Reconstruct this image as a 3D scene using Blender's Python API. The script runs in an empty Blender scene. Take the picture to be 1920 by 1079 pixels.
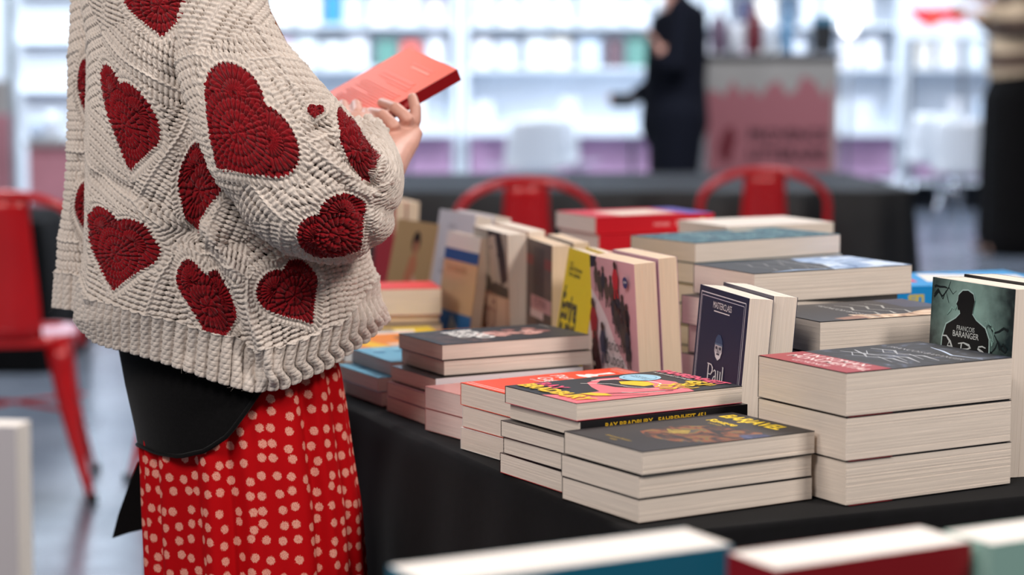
import bpy, math, random
import numpy as np
from mathutils import Vector, Matrix
random.seed(7); rng = np.random.default_rng(7)
SC = bpy.context.scene; COL = SC.collection
R = math.radians
# ------------------------------------------------------------------ camera
F_PX, Y_HOR, CAM_H = 4000.0, 100.0, 1.22
PITCH = math.atan((539.5 - Y_HOR) / F_PX)
cam_d = bpy.data.cameras.new('camera'); cam = bpy.data.objects.new('camera', cam_d); COL.objects.link(cam)
cam.location = (0, 0, CAM_H); cam.rotation_euler = (math.pi / 2 - PITCH, 0, 0)
cam_d.sensor_width = 36; cam_d.lens = 36 * F_PX / 1920; cam_d.clip_end = 200; cam_d.clip_start = .05
cam_d.dof.use_dof = True; cam_d.dof.focus_distance = 2.42; cam_d.dof.aperture_fstop = 3.3
SC.camera = cam
# ------------------------------------------------------------------ light and exposure
SC.view_settings.view_transform = 'Standard'; SC.view_settings.look = 'None'
SC.view_settings.exposure = -0.10; SC.view_settings.gamma = 1; SC.view_settings.use_curve_mapping = False
w = bpy.data.worlds.new('hall_ambient'); SC.world = w; w.use_nodes = True
w.node_tree.nodes['Background'].inputs[0].default_value = (.80, .88, 1.0, 1); w.node_tree.nodes['Background'].inputs[1].default_value = .22
def area(name, loc, target, size, power, col, sy=None):
    l = bpy.data.lights.new(name, 'AREA'); l.energy = power; l.color = col; l.size = size
    if sy: l.shape = 'RECTANGLE'; l.size_y = sy
    o = bpy.data.objects.new(name, l); COL.objects.link(o); o.location = loc
    o.rotation_euler = (Vector(target) - Vector(loc)).to_track_quat('-Z', 'Y').to_euler(); return o
area('ceiling_light_table', (1.9, 1.2, 3.1), (.15, 2.5, .8), .55, 70, (1, .92, .86))
area('ceiling_light_front', (-.9, .2, 3.3), (-.1, 2.6, .9), .9, 62, (1, .93, .89))
area('added_fill_left', (-2.5, .9, 3.0), (0, 2.7, .9), .8, 32, (1, .94, .88))  # added fill, lifts the left-facing covers of the standing books
area('ceiling_light_behind', (.9, 4.6, 3.4), (0, 2.8, .9), 1.0, 62, (1, .93, .90))
area('ceiling_light_aisle', (-2.2, 7.5, 3.8), (-1.5, 6.5, 0), 1.8, 150, (.85, .92, 1))
area('shelf_light', (-.8, 13.8, 3.9), (-.6, 16.6, 1.3), 5.5, 330, (.78, .89, 1), .8)
area('added_fill_mid', (1.6, 8.6, 4.2), (2.3, 11.6, .6), 1.4, 210, (.9, .93, 1))  # added fill that brightens the poster counter front
area('shelf_light_right', (4.2, 13.8, 3.9), (3.6, 16.6, 1.2), 3.5, 190, (.78, .88, 1), .8)
area('wall_light_left', (-3.8, 12.5, 3.6), (-4.0, 15.4, 1.2), 2.0, 190, (.80, .90, 1), .8)
# ------------------------------------------------------------------ pixel helpers (rays of this lens met with real planes)
_c, _s = math.cos(PITCH), math.sin(PITCH)
def ray(x, y):
    y = np.asarray(y, float); x = np.asarray(x, float)
    return np.stack([(x - 960) / F_PX, _c - (y - 539.5) / F_PX * _s, -_s - (y - 539.5) / F_PX * _c], -1)
def at_depth(x, y, D):
    d = ray(x, y); t = np.asarray(D) / d[..., 1]; return d * t[..., None] + np.array([0, 0, CAM_H])
def at_height(x, y, z):
    d = ray(x, y); t = (z - CAM_H) / d[..., 2]; return d * t + np.array([0, 0, CAM_H])
def project(p):
    q = p - np.array([0, 0, CAM_H]); fw = q[..., 1] * _c - q[..., 2] * _s; up = q[..., 1] * _s + q[..., 2] * _c
    return 960 + F_PX * q[..., 0] / fw, 539.5 - F_PX * up / fw
# ------------------------------------------------------------------ materials
MATS = {}
def lin(c):
    return tuple(((v / 255) / 12.92 if v / 255 <= .04045 else ((v / 255 + .055) / 1.055) ** 2.4) for v in c) + (1,)
def mat(name, rgb, rough=.6, metal=0, coat=0, sheen=0, spec=.5, noise=None, bump=None, emit=0, trans=0):
    """plain or lightly mottled principled material; rgb in sRGB 0-255"""
    if name in MATS: return MATS[name]
    m = bpy.data.materials.new(name); m.use_nodes = True; nt = m.node_tree; b = nt.nodes['Principled BSDF']
    b.inputs['Base Color'].default_value = lin(rgb); b.inputs['Roughness'].default_value = rough; b.inputs['Metallic'].default_value = metal
    b.inputs['Coat Weight'].default_value = coat; b.inputs['Sheen Weight'].default_value = sheen; b.inputs['Specular IOR Level'].default_value = spec
    if trans: b.inputs['Transmission Weight'].default_value = trans
    if emit: b.inputs['Emission Color'].default_value = lin(rgb); b.inputs['Emission Strength'].default_value = emit
    if noise or bump:
        tc = nt.nodes.new('ShaderNodeTexCoord'); mp = nt.nodes.new('ShaderNodeMapping'); nz = nt.nodes.new('ShaderNodeTexNoise')
        nt.links.new(tc.outputs['Object'], mp.inputs[0]); nt.links.new(mp.outputs[0], nz.inputs[0])
        sc, amt = noise or (bump[0], 0); sc = (sc,) * 3 if not isinstance(sc, tuple) else sc
        mp.inputs['Scale'].default_value = sc; nz.inputs['Scale'].default_value = 1; nz.inputs['Detail'].default_value = 3
        if amt:
            mx = nt.nodes.new('ShaderNodeMix'); mx.data_type = 'RGBA'
            mx.inputs[6].default_value = lin([v * (1 - amt) for v in rgb]); mx.inputs[7].default_value = lin([min(255, v * (1 + amt * .6)) for v in rgb])
            rm = nt.nodes.new('ShaderNodeMapRange'); rm.inputs[1].default_value = .3; rm.inputs[2].default_value = .7
            nt.links.new(nz.outputs[0], rm.inputs[0]); nt.links.new(rm.outputs[0], mx.inputs[0]); nt.links.new(mx.outputs[2], b.inputs['Base Color'])
        if bump:
            bp = nt.nodes.new('ShaderNodeBump'); bp.inputs['Strength'].default_value = bump[1]; bp.inputs['Distance'].default_value = bump[2]
            if noise and bump[0] != noise[0]:
                mp2 = nt.nodes.new('ShaderNodeMapping'); nz2 = nt.nodes.new('ShaderNodeTexNoise'); s2 = bump[0]; s2 = (s2,) * 3 if not isinstance(s2, tuple) else s2
                mp2.inputs['Scale'].default_value = s2; nz2.inputs['Scale'].default_value = 1
                nt.links.new(tc.outputs['Object'], mp2.inputs[0]); nt.links.new(mp2.outputs[0], nz2.inputs[0]); nt.links.new(nz2.outputs[0], bp.inputs['Height'])
            else: nt.links.new(nz.outputs[0], bp.inputs['Height'])
            nt.links.new(bp.outputs[0], b.inputs['Normal'])
    MATS[name] = m; return m
def cloudy(name, stops, scale=30, rough=.5, warp=2.0, seed=0):
    """printed painting: noise run through a colour ramp"""
    if name in MATS: return MATS[name]
    m = bpy.data.materials.new(name); m.use_nodes = True; nt = m.node_tree; b = nt.nodes['Principled BSDF']; b.inputs['Roughness'].default_value = rough; b.inputs['Specular IOR Level'].default_value = .3
    tc = nt.nodes.new('ShaderNodeTexCoord'); mp = nt.nodes.new('ShaderNodeMapping'); mp.inputs['Location'].default_value = (seed, seed * .7, 0); nz = nt.nodes.new('ShaderNodeTexNoise'); nz.inputs['Scale'].default_value = scale; nz.inputs['Detail'].default_value = 6; nz.inputs['Distortion'].default_value = warp
    r = nt.nodes.new('ShaderNodeValToRGB'); el = r.color_ramp.elements
    while len(el) < len(stops): el.new(.5)
    for e, (p, c) in zip(el, stops): e.position = p; e.color = lin(c)
    nt.links.new(tc.outputs['Object'], mp.inputs[0]); nt.links.new(mp.outputs[0], nz.inputs[0]); nt.links.new(nz.outputs[0], r.inputs[0]); nt.links.new(r.outputs[0], b.inputs['Base Color']); MATS[name] = m; return m
def ink(rgb, rough=.45):
    if not isinstance(rgb, (tuple, list)): return rgb
    return mat('print_%02x%02x%02x' % tuple(int(v) for v in rgb), rgb, rough, spec=.3)
# ------------------------------------------------------------------ mesh helpers
class MB:
    """collects faces with materials, then links them as one mesh"""
    def __init__(s): s.v = []; s.f = []; s.m = []; s.mats = []
    def mi(s, m):
        if m not in s.mats: s.mats.append(m)
        return s.mats.index(m)
    def add(s, vs, fs, m):
        o = len(s.v); s.v += [tuple(v) for v in vs]; k = s.mi(m)
        for f in fs: s.f.append(tuple(i + o for i in f)); s.m.append(k)
        return s
    def box(s, a, b, m, T=None):
        x0, y0, z0 = a; x1, y1, z1 = b
        vs = [(x0, y0, z0), (x1, y0, z0), (x1, y1, z0), (x0, y1, z0), (x0, y0, z1), (x1, y0, z1), (x1, y1, z1), (x0, y1, z1)]
        if T: vs = [T @ Vector(v) for v in vs]
        return s.add(vs, [(0, 3, 2, 1), (4, 5, 6, 7), (0, 1, 5, 4), (1, 2, 6, 5), (2, 3, 7, 6), (3, 0, 4, 7)], m)
    def tube(s, pts, rad, m, n=12, cap=True, flat=None, up=None):
        """pts list of points, rad number or list of r or (r1, r2)"""
        P = [Vector(p) for p in pts]; k = len(P); rings = []
        if not isinstance(rad, list): rad = [rad] * k
        ref = Vector(up) if up else Vector((0, 0, 1)); prev = None
        for i in range(k):
            t = (P[min(i + 1, k - 1)] - P[max(i - 1, 0)]).normalized()
            if prev is None:
                a = ref - t * ref.dot(t)
                if a.length < 1e-3: a = Vector((1, 0, 0)) - t * t.x
            else: a = prev - t * prev.dot(t)
            a.normalize(); prev = a; b = t.cross(a); r = rad[i]; r1, r2 = r if isinstance(r, tuple) else (r, r)
            rings.append([P[i] + a * math.cos(q) * r1 + b * math.sin(q) * r2 for q in [2 * math.pi * j / n for j in range(n)]])
        vs = [v for r in rings for v in r]; fs = []
        for i in range(k - 1):
            for j in range(n):
                j2 = (j + 1) % n; fs.append((i * n + j, i * n + j2, (i + 1) * n + j2, (i + 1) * n + j))
        if cap: fs.append(tuple(range(n - 1, -1, -1))); fs.append(tuple((k - 1) * n + j for j in range(n)))
        return s.add(vs, fs, m)
    def build(s, name, parent=None, smooth=False, bevel=0, sub=0, loc=None, M=None):
        me = bpy.data.meshes.new(name); me.from_pydata(s.v, [], s.f)
        for m in s.mats: me.materials.append(m)
        me.polygons.foreach_set('material_index', s.m)
        if smooth: me.polygons.foreach_set('use_smooth', [True] * len(s.f))
        me.update(); o = bpy.data.objects.new(name, me); COL.objects.link(o)
        if M is not None: o.matrix_world = M
        if loc: o.location = loc
        if parent: o.parent = parent
        if bevel:
            b = o.modifiers.new('bevel', 'BEVEL'); b.width = bevel; b.segments = 2; b.limit_method = 'ANGLE'
        if sub:
            b = o.modifiers.new('sub', 'SUBSURF'); b.levels = sub; b.render_levels = sub
        return o
def tag(o, label=None, cat=None, group=None, kind=None):
    if label: o['label'] = label
    if cat: o['category'] = cat
    if group: o['group'] = group
    if kind: o['kind'] = kind
    return o
def empty(name, loc=(0, 0, 0), M=None):
    o = bpy.data.objects.new(name, None); COL.objects.link(o); o.empty_display_size = .05
    if M is not None: o.matrix_world = M
    else: o.location = loc
    return o
def grid_obj(name, co, quads, mats, mi=None, parent=None, smooth=True, uv=None):
    """big mesh straight from numpy arrays"""
    me = bpy.data.meshes.new(name); n = len(quads)
    me.vertices.add(len(co)); me.vertices.foreach_set('co', np.ascontiguousarray(co, np.float32).ravel())
    me.loops.add(n * 4); me.loops.foreach_set('vertex_index', np.ascontiguousarray(quads, np.int32).ravel())
    me.polygons.add(n); me.polygons.foreach_set('loop_start', np.arange(0, n * 4, 4, dtype=np.int32)); me.polygons.foreach_set('loop_total', np.full(n, 4, np.int32))
    for m in mats: me.materials.append(m)
    if mi is not None: me.polygons.foreach_set('material_index', mi.astype(np.int32))
    me.polygons.foreach_set('use_smooth', np.full(n, smooth))
    me.update(calc_edges=True)
    if uv is not None:
        l = me.uv_layers.new(name='UVMap'); l.data.foreach_set('uv', np.ascontiguousarray(uv[np.asarray(quads).ravel()], np.float32).ravel())
    o = bpy.data.objects.new(name, me); COL.objects.link(o)
    if parent: o.parent = parent
    return o
# ------------------------------------------------------------------ lettering
_TX = {}
def glyphs(s, bold=0.0):
    if (s, bold) in _TX: return _TX[(s, bold)]
    c = bpy.data.curves.new('t', 'FONT'); c.body = s; c.size = 1; c.offset = bold; c.resolution_u = 3; c.align_x = 'LEFT'
    o = bpy.data.objects.new('t', c); COL.objects.link(o); bpy.context.view_layer.update()
    me = bpy.data.meshes.new_from_object(o.evaluated_get(bpy.context.evaluated_depsgraph_get()))
    v = np.array([x.co[:2] for x in me.vertices]) if len(me.vertices) else np.zeros((0, 2)); f = [tuple(p.vertices) for p in me.polygons]
    bpy.data.objects.remove(o); bpy.data.curves.remove(c); bpy.data.meshes.remove(me)
    _TX[(s, bold)] = (v, f); return v, f
def ell(cx, cy, rx, ry, n=20, rot=0):
    c, s = math.cos(rot), math.sin(rot)
    return [(cx + rx * math.cos(t) * c - ry * math.sin(t) * s, cy + rx * math.cos(t) * s + ry * math.sin(t) * c) for t in [2 * math.pi * i / n for i in range(n)]]
def stroke(pts, w):
    P = np.array(pts, float); k = len(P); W = np.broadcast_to(np.array(w, float), (k,)) if not isinstance(w, (list, tuple)) else np.interp(np.linspace(0, 1, k), np.linspace(0, 1, len(w)), w)
    t = np.gradient(P, axis=0); t /= np.linalg.norm(t, axis=1)[:, None] + 1e-9; nrm = np.stack([-t[:, 1], t[:, 0]], 1)
    a = P + nrm * W[:, None] / 2; b = P - nrm * W[:, None] / 2
    return a, b
class Art:
    """flat print on a cover: coordinates in metres on the cover face, thin layers one above another"""
    def __init__(s, W, L): s.W = W; s.L = L; s.p = MB(); s.t = MB(); s.k = 0
    def z(s): s.k += 1; return .00015 + .00004 * s.k
    def poly(s, rgb, pts):
        z = s.z(); s.p.add([(x * s.W, y * s.L, z) for x, y in pts], [tuple(range(len(pts)))], ink(rgb)); return s
    def rect(s, rgb, x0, y0, x1, y1): return s.poly(rgb, [(x0, y0), (x1, y0), (x1, y1), (x0, y1)])
    def ell(s, rgb, cx, cy, rx, ry, rot=0, n=20):
        z = s.z(); pts = ell(cx * s.W, cy * s.L, rx * s.W, ry * s.W, n, rot); s.p.add([(x, y, z) for x, y in pts], [tuple(range(n))], ink(rgb)); return s
    def line(s, rgb, pts, w, text=False):
        """w in fractions of the width"""
        a, b = stroke([(x * s.W, y * s.L) for x, y in pts], [v * s.W for v in w] if isinstance(w, (list, tuple)) else w * s.W); n = len(a); z = s.z()
        (s.t if text else s.p).add([(x, y, z) for x, y in a] + [(x, y, z) for x, y in b], [(i, i + n, i + n + 1, i + 1) for i in range(n - 1)], ink(rgb)); return s
    def frame(s, rgb, m, w):
        r = s.W / s.L; a, b, c, d = m, m * r, 1 - m, 1 - m * r
        for p in (((a, b), (c, b)), ((c, b), (c, d)), ((c, d), (a, d)), ((a, d), (a, b))): s.line(rgb, p, w)
        return s
    def text(s, rgb, txt, x, y, size, bold=0.0, sx=1.0, rot=0, shear=0, align='l'):
        v, f = glyphs(txt, bold)
        if not len(v): return s
        v = v.copy(); w_ = v[:, 0].max()
        if align == 'c': v[:, 0] -= w_ / 2
        if align == 'r': v[:, 0] -= w_
        v = v * size * s.W; v[:, 0] = v[:, 0] * sx + v[:, 1] * shear; c, q = math.cos(rot), math.sin(rot)
        X = v[:, 0] * c - v[:, 1] * q + x * s.W; Y = v[:, 0] * q + v[:, 1] * c + y * s.L; z = s.z()
        s.t.add(np.stack([X, Y, np.full(len(X), z)], 1), f, ink(rgb)); return s
    def blobs(s, rgbs, n, x0, y0, x1, y1, r, seed=1):
        q = random.Random(seed)
        for i in range(n):
            s.poly(q.choice(rgbs), [(a, b) for a, b in blob(q, q.uniform(x0, x1), q.uniform(y0, y1), r * q.uniform(.5, 1.2), s.W / s.L)])
        return s
    def done(s, parent, T):
        if s.p.f: o = s.p.build('cover_print', parent); o.location = (0, 0, T)
        if s.t.f: o = s.t.build('lettering', parent); o.location = (0, 0, T)
def blob(q, cx, cy, r, ar=1.0, n=10, el=1.0):
    k = [q.uniform(.6, 1.2) for _ in range(n)]
    return [(cx + r * k[i] * math.cos(2 * math.pi * i / n), cy + r * el * ar * k[i] * math.sin(2 * math.pi * i / n)) for i in range(n)]
# ------------------------------------------------------------------ books
PAGE = {}
def page_mat(kind):
    rgb = {'cream': (236, 222, 208), 'white': (240, 234, 228), 'pink': (234, 214, 206), 'warm': (228, 204, 178)}[kind]
    return mat('book_pages_' + kind, rgb, .85, noise=((14, 14, 1300), .05), bump=((9, 9, 2200), .35, .0003), spec=.2)
def book(label, group, M, W, L, T, cover=(240, 236, 230), back=None, spine=None, pages='cream', art=None, spine_art=None, name='paperback_book', rough=.32, proto=None):
    """local frame: X from spine to fore-edge, Y from foot to head, Z from back cover to front cover; M puts it in the world"""
    root = empty(name, M=M); tag(root, label, 'book', group)
    back = back or cover; spine = spine or cover; c = .0006; cm = mat('cover_%02x%02x%02x' % tuple(cover), cover, rough, coat=.12); bm = mat('cover_%02x%02x%02x' % tuple(back), back, rough, coat=.12); sm = mat('cover_%02x%02x%02x' % tuple(spine), spine, rough, coat=.12)
    q = random.Random(hash((round(W, 4), round(L, 4), round(T, 4), len(label))) & 0xffff)
    cb = MB(); cb.box((0, 0, T - c), (W, L, T), cm); cb.box((0, 0, 0), (W, L, c), bm); cb.box((-c, 0, 0), (0, L, T), sm); cb.build('cover', root)
    pb = MB(); n = max(5, int(T / .0016)); pm = page_mat(pages); z = c; dz = (T - 2 * c) / n
    for i in range(n):
        j = q.uniform(.0001, .0003) + (.0002 if q.random() < .12 else 0); k = q.uniform(.0001, .0003)
        pb.box((0.0005, k, z), (W - j, L - k, z + dz), pm); z += dz
    pb.build('page_block', root)
    if art:
        A = Art(W, L); art(A); A.done(root, T)
    if spine_art:
        A = Art(T, L); spine_art(A)            # drawn on a T x L strip
        for mb, nm in ((A.p, 'spine_print'), (A.t, 'spine_lettering')):
            if mb.f: mb.v = [(-c - z_, y_, x_) for x_, y_, z_ in mb.v]; mb.build(nm, root)
    return root
def frame(o, X, Y, Z):
    m = Matrix.Identity(4)
    for i, v in enumerate((X, Y, Z)): m[0][i], m[1][i], m[2][i] = v
    m.translation = Vector(o); return m
def lying(Fx, Fy, z, ang, L, W, T, rot180=False, da=0, db=0):
    """bottom-front corner at (Fx, Fy); ang = direction of the long visible side"""
    a = Vector((math.cos(R(ang)), math.sin(R(ang)), 0)); b = Vector((-a.y, a.x, 0)); Fv = Vector((Fx, Fy, z)) + a * da + b * db; up = Vector((0, 0, 1))
    if rot180: return frame(Fv + a * L, b, -a, up)
    return frame(Fv + b * W, -b, a, up)
def pile(Fx, Fy, ang, L, W, books, group, base=.7535, jit=1.0):
    z = base; q = random.Random(int(Fx * 1000) + 17); out = []
    for d in books:
        d = dict(d); T = d.pop('T'); l = d.pop('L', L); w_ = d.pop('W', W); label = d.pop('label'); g = d.pop('group', group)
        da = d.pop('da', q.uniform(-.004, .004) * jit); db = d.pop('db', q.uniform(-.002, .003) * jit); dr = d.pop('dr', q.uniform(-1.2, 1.2) * jit)
        M = lying(Fx, Fy, z, ang + dr, l, w_, T, d.pop('rot180', False), da, db)
        out.append(book(label, g, M, w_, l, T, **d)); z += T + .0009
    return out
def upright(label, group, tl, tr, W, L, T, lean=4, base=.7535, ang=None, **kw):
    """stands with its front cover towards the front-left; tl, tr = where the head corners of the cover are in the view"""
    zt = base + L * math.cos(R(lean)); A_ = Vector(at_height(*tl, zt)); B_ = Vector(at_height(*tr, zt))
    X = (B_ - A_); X.z = 0; X.normalize()
    if ang is not None: X = Vector((math.cos(R(ang)), math.sin(R(ang)), 0))
    n = Vector((-X.y, X.x, 0)).normalized(); n = -n if n.x > 0 else n      # front cover normal, towards -a
    back = -n; Y = (Vector((0, 0, 1)) * math.cos(R(lean)) + back * math.sin(R(lean))).normalized(); Z = X.cross(Y)
    o = B_ - X * W - Y * L - Z * T
    return book(label, group, frame(o, X, Y, Z), W, L, T, **kw), (o, X, Y, Z)
def behind(label, group, fr, gap, W, L, T, dx=0, dy=0, **kw):
    o, X, Y, Z = fr; o2 = o - Z * (T + gap) + X * dx + Y * dy
    return book(label, group, frame(o2, X, Y, Z), W, L, T, **kw), (o2, X, Y, Z)
# ================================================================== the hall
def setting(o): return tag(o, kind='structure')
def floor_mat():
    m = bpy.data.materials.new('polished_concrete'); m.use_nodes = True; nt = m.node_tree; b = nt.nodes['Principled BSDF']; L = nt.links.new
    tc = nt.nodes.new('ShaderNodeTexCoord'); n1 = nt.nodes.new('ShaderNodeTexNoise'); n1.inputs['Scale'].default_value = 1.3; n1.inputs['Detail'].default_value = 5
    n2 = nt.nodes.new('ShaderNodeTexNoise'); n2.inputs['Scale'].default_value = 6; n2.inputs['Detail'].default_value = 4
    L(tc.outputs['Object'], n1.inputs[0]); L(tc.outputs['Object'], n2.inputs[0])
    r = nt.nodes.new('ShaderNodeValToRGB'); r.color_ramp.elements[0].position = .3; r.color_ramp.elements[0].color = lin((104, 112, 126)); r.color_ramp.elements[1].position = .7; r.color_ramp.elements[1].color = lin((150, 156, 168))
    L(n1.outputs[0], r.inputs[0]); L(r.outputs[0], b.inputs['Base Color'])
    k = nt.nodes.new('ShaderNodeMapRange'); k.inputs[3].default_value = .10; k.inputs[4].default_value = .34; L(n2.outputs[0], k.inputs[0]); L(k.outputs[0], b.inputs['Roughness'])
    bp = nt.nodes.new('ShaderNodeBump'); bp.inputs['Strength'].default_value = .15; bp.inputs['Distance'].default_value = .01; L(n1.outputs[0], bp.inputs['Height']); L(bp.outputs[0], b.inputs['Normal'])
    return m
setting(MB().box((-14, -5, -.1), (14, 19, 0), floor_mat()).build('floor'))
setting(MB().box((-14, 18.9, 0), (14, 19.1, 5.2), mat('white_wall', (215, 222, 232), .8, noise=(1.5, .05))).build('wall_back'))
setting(MB().box((-14.2, -5, 0), (-14, 19, 5.2), mat('grey_wall', (170, 176, 186), .8, noise=(1.5, .05))).build('wall_left'))
setting(MB().box((-14, -5, 5.2), (14, 19, 5.35), mat('dark_ceiling', (60, 62, 68), .9, noise=(2, .1))).build('ceiling'))
wood_white = mat('white_laminate', (232, 238, 246), .45, noise=(3, .03)); steel = mat('brushed_steel', (150, 152, 158), .35, metal=.8, noise=(20, .1))
def black_cloth():
    return mat('black_cloth', (12, 12, 14), .95, sheen=.06, spec=.12, noise=(60, .18), bump=(900, .25, .0006))
bc = black_cloth()
# ---------------------------------------------------------------- the book table under its black cloth
C0 = Vector((.128, 2.045, 0)); AD = Vector((math.cos(R(24)), math.sin(R(24)), 0)); BD = Vector((-AD.y, AD.x, 0)); TA, TB = 1.45, 1.86
def table(name, c0, ad, bd, la, lb, h, label, dark=True):
    M = frame(c0, ad, bd, Vector((0, 0, 1))); t = empty(name, M=M); tag(t, label, 'table')
    tm = mat('folding_table_top', (205, 203, 198), .5, noise=(8, .05)); MB().box((.012, .012, h - .035), (la - .012, lb - .012, h - .004), tm).build('table_top', t, bevel=.004)
    for x in (.06, la - .06):
        for y in (.06, lb - .06):
            MB().tube([(x, y, .0), (x, y, h - .035)], .016, steel, 12).build('leg', t, smooth=True)
    return t
def draped(name, c0, ad, bd, la, lb, h, label, cat='tablecloth', seed=0, drop=None, wav=.012, cm=None):
    """cloth lying on a table and hanging to the floor on four sides in soft folds"""
    q = random.Random(seed); M = frame(c0, ad, bd, Vector((0, 0, 1))); mb = MB()
    per = []; step = .02; e = .0
    def side(p0, p1, nrm):
        d = Vector(p1) - Vector(p0); n = int(d.length / step)
        for i in range(n): per.append((Vector(p0) + d * (i / n), Vector(nrm)))
    side((e, e), (la, e), (0, -1)); side((la, e), (la, lb), (1, 0)); side((la, lb), (e, lb), (0, 1)); side((e, lb), (e, e), (-1, 0))
    n = len(per); ph = [q.uniform(0, 6.28) for _ in range(6)]
    rows = [(0, 0, 0), (.003, -.0015, 0), (.006, -.006, .1), (.008, -.03, .25), (.012, -.12, .5), (.016, -.30, .8), (.02, -.5, 1), (.022, -(h - .012) if not drop else -drop, 1.1)]
    vs = []
    for (o, dz, wv) in rows:
        for i, (p, nr) in enumerate(per):
            t = i * step; f = math.sin(t * 21 + ph[0] + 1.4 * math.sin(t * 5 + ph[1])) * .6 + math.sin(t * 43 + ph[2]) * .25 + math.sin(t * 8 + ph[3]) * .5
            d = o + wav * wv * (1 + f); z = h + dz
            vs.append((p.x + nr.x * d, p.y + nr.y * d, z))
    fs = []
    for r in range(len(rows) - 1):
        for i in range(n):
            j = (i + 1) % n; fs.append((r * n + j, r * n + i, (r + 1) * n + i, (r + 1) * n + j))
    fs.append(tuple(range(n))); mb.add(vs, fs, cm or bc)
    o = mb.build(name, M=M, smooth=False); o.data.polygons.foreach_set('use_smooth', [True] * (len(fs) - 1) + [False])
    return tag(o, label, cat)
table('book_table', C0, AD, BD, TA, TB, .75, 'long folding table under the black cloth that carries the book piles')
draped('tablecloth', C0, AD, BD, TA, TB, .752, 'black cloth draped over the book table in the middle', seed=3)
# ================================================================== books of the front rows
W_, K_, Y_, G_ = (245, 240, 235), (28, 27, 30), (240, 205, 30), (60, 60, 64)
def art_barjavel(A):
    A.rect((38, 36, 40), 0, 0, 1, 1)
    q = random.Random(5); m1 = cloudy('ember_painting', [(.36, (30, 28, 32)), (.46, (74, 46, 38)), (.54, (140, 74, 44)), (.60, (120, 102, 52)), (.70, (46, 52, 82))], 26)
    A.poly(m1, [(.30, .30), (.52, .24), (.80, .28), (.98, .42), (1, .70), (.84, .76), (.60, .74), (.40, .66), (.26, .52)]); A.poly(cloudy('dusk_blue_painting', [(.4, (40, 48, 84)), (.6, (74, 84, 120))], 40), [(.84, .62), (1, .58), (1, .74), (.90, .74)]); A.poly(cloudy('ochre_painting', [(.4, (110, 92, 44)), (.6, (168, 142, 60))], 50), [(.34, .44), (.50, .38), (.60, .44), (.48, .52)])
    A.text((244, 208, 34), 'BARJAVEL', .10, .865, .20, bold=.035, sx=.82); A.text((244, 208, 34), 'Ravage', .18, .745, .13, bold=.02, sx=.95); A.text((220, 180, 60), 'roman', .30, .70, .06)
    A.text((196, 160, 54), 'Science-fiction', .30, .10, .055); A.text((196, 160, 54), 'folio', .44, .06, .05)
BAR = dict(cover=K_, art=art_barjavel)
bx = [0.1295, 2.089]
pile(.1295, 2.090, 31, .222, .140, [
    dict(T=.0238, label='black paperback with an orange underside, lowest of the three-book pile at the front table corner', cover=K_, back=(60, 44, 36)),
    dict(T=.0232, label='black paperback with cream pages, middle of the three-book pile at the front table corner', cover=K_),
    dict(T=.0238, label='black paperback lettered BARJAVEL in yellow, on the front corner pile', **BAR)], 'black paperbacks in the front corner pile')
def art_fahr(A):
    A.rect((34, 33, 36), 0, 0, 1, 1); pk = (240, 118, 128); ye = (246, 200, 24); wh = (244, 238, 232)
    A.poly(pk, [(.52, .0), (1, 0), (1, .70), (.80, .74), (.55, .80), (.28, .76), (.12, .66), (.10, .52), (.22, .40), (.42, .34), (.62, .30), (.66, .14)])
    A.poly((34, 33, 36), [(.18, .50), (.30, .42), (.52, .44), (.68, .52), (.70, .60), (.52, .66), (.32, .64), (.20, .58)])
    A.poly(ye, [(.30, .56), (.42, .52), (.60, .58), (.58, .66), (.44, .68), (.34, .64)])
    A.line(wh, [(.14, .46), (.20, .62), (.36, .70), (.56, .70), (.70, .62)], .018); A.line(wh, [(.22, .36), (.36, .48), (.56, .50), (.76, .58), (.86, .70)], .012)
    for i, (y, x) in enumerate(((.62, .66), (.66, .60), (.70, .66), (.73, .72), (.60, .76))):
        A.line(ye, [(x, y), (x + .08, y + .05), (x + .02, y + .10), (x + .14, y + .14), (x + .12, y + .19)], [.05, .05, .035, .04, .01]); A.line((34, 33, 36), [(x + .03, y), (x + .10, y + .06), (x + .05, y + .11), (x + .17, y + .15)], .012)
    A.line((34, 33, 36), [(.62, .14), (.74, .26), (.84, .44), (.90, .62)], .02); A.line((34, 33, 36), [(.70, .10), (.84, .22), (.96, .44)], .014)
    A.poly(ye, [(.66, .16), (.80, .20), (.86, .27), (.76, .28), (.66, .23)]); A.line(wh, [(.78, .36), (.88, .44), (.92, .56)], .014)
    A.ell((164, 208, 230), .24, .72, .17, .17); A.ell((120, 170, 200), .24, .72, .14, .14); A.ell((164, 208, 230), .24, .72, .125, .125); A.text((40, 80, 110), 'NOUVELLE', .24, .725, .045, align='c'); A.text((40, 80, 110), 'TRADUCTION', .24, .70, .036, align='c')
    A.text((226, 70, 110), 'RAY', .06, .150, .17, bold=.04); A.text(ye, 'BRADBURY', .04, .055, .205, bold=.045, sx=.86)
    A.text((238, 90, 120), 'FAHRENHEIT', .04, .915, .165, bold=.035, sx=.88); A.text(ye, '451', .60, .815, .19, bold=.045, sx=.9); A.text(wh, 'roman traduit de l\'anglais', .08, .875, .05)
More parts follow.
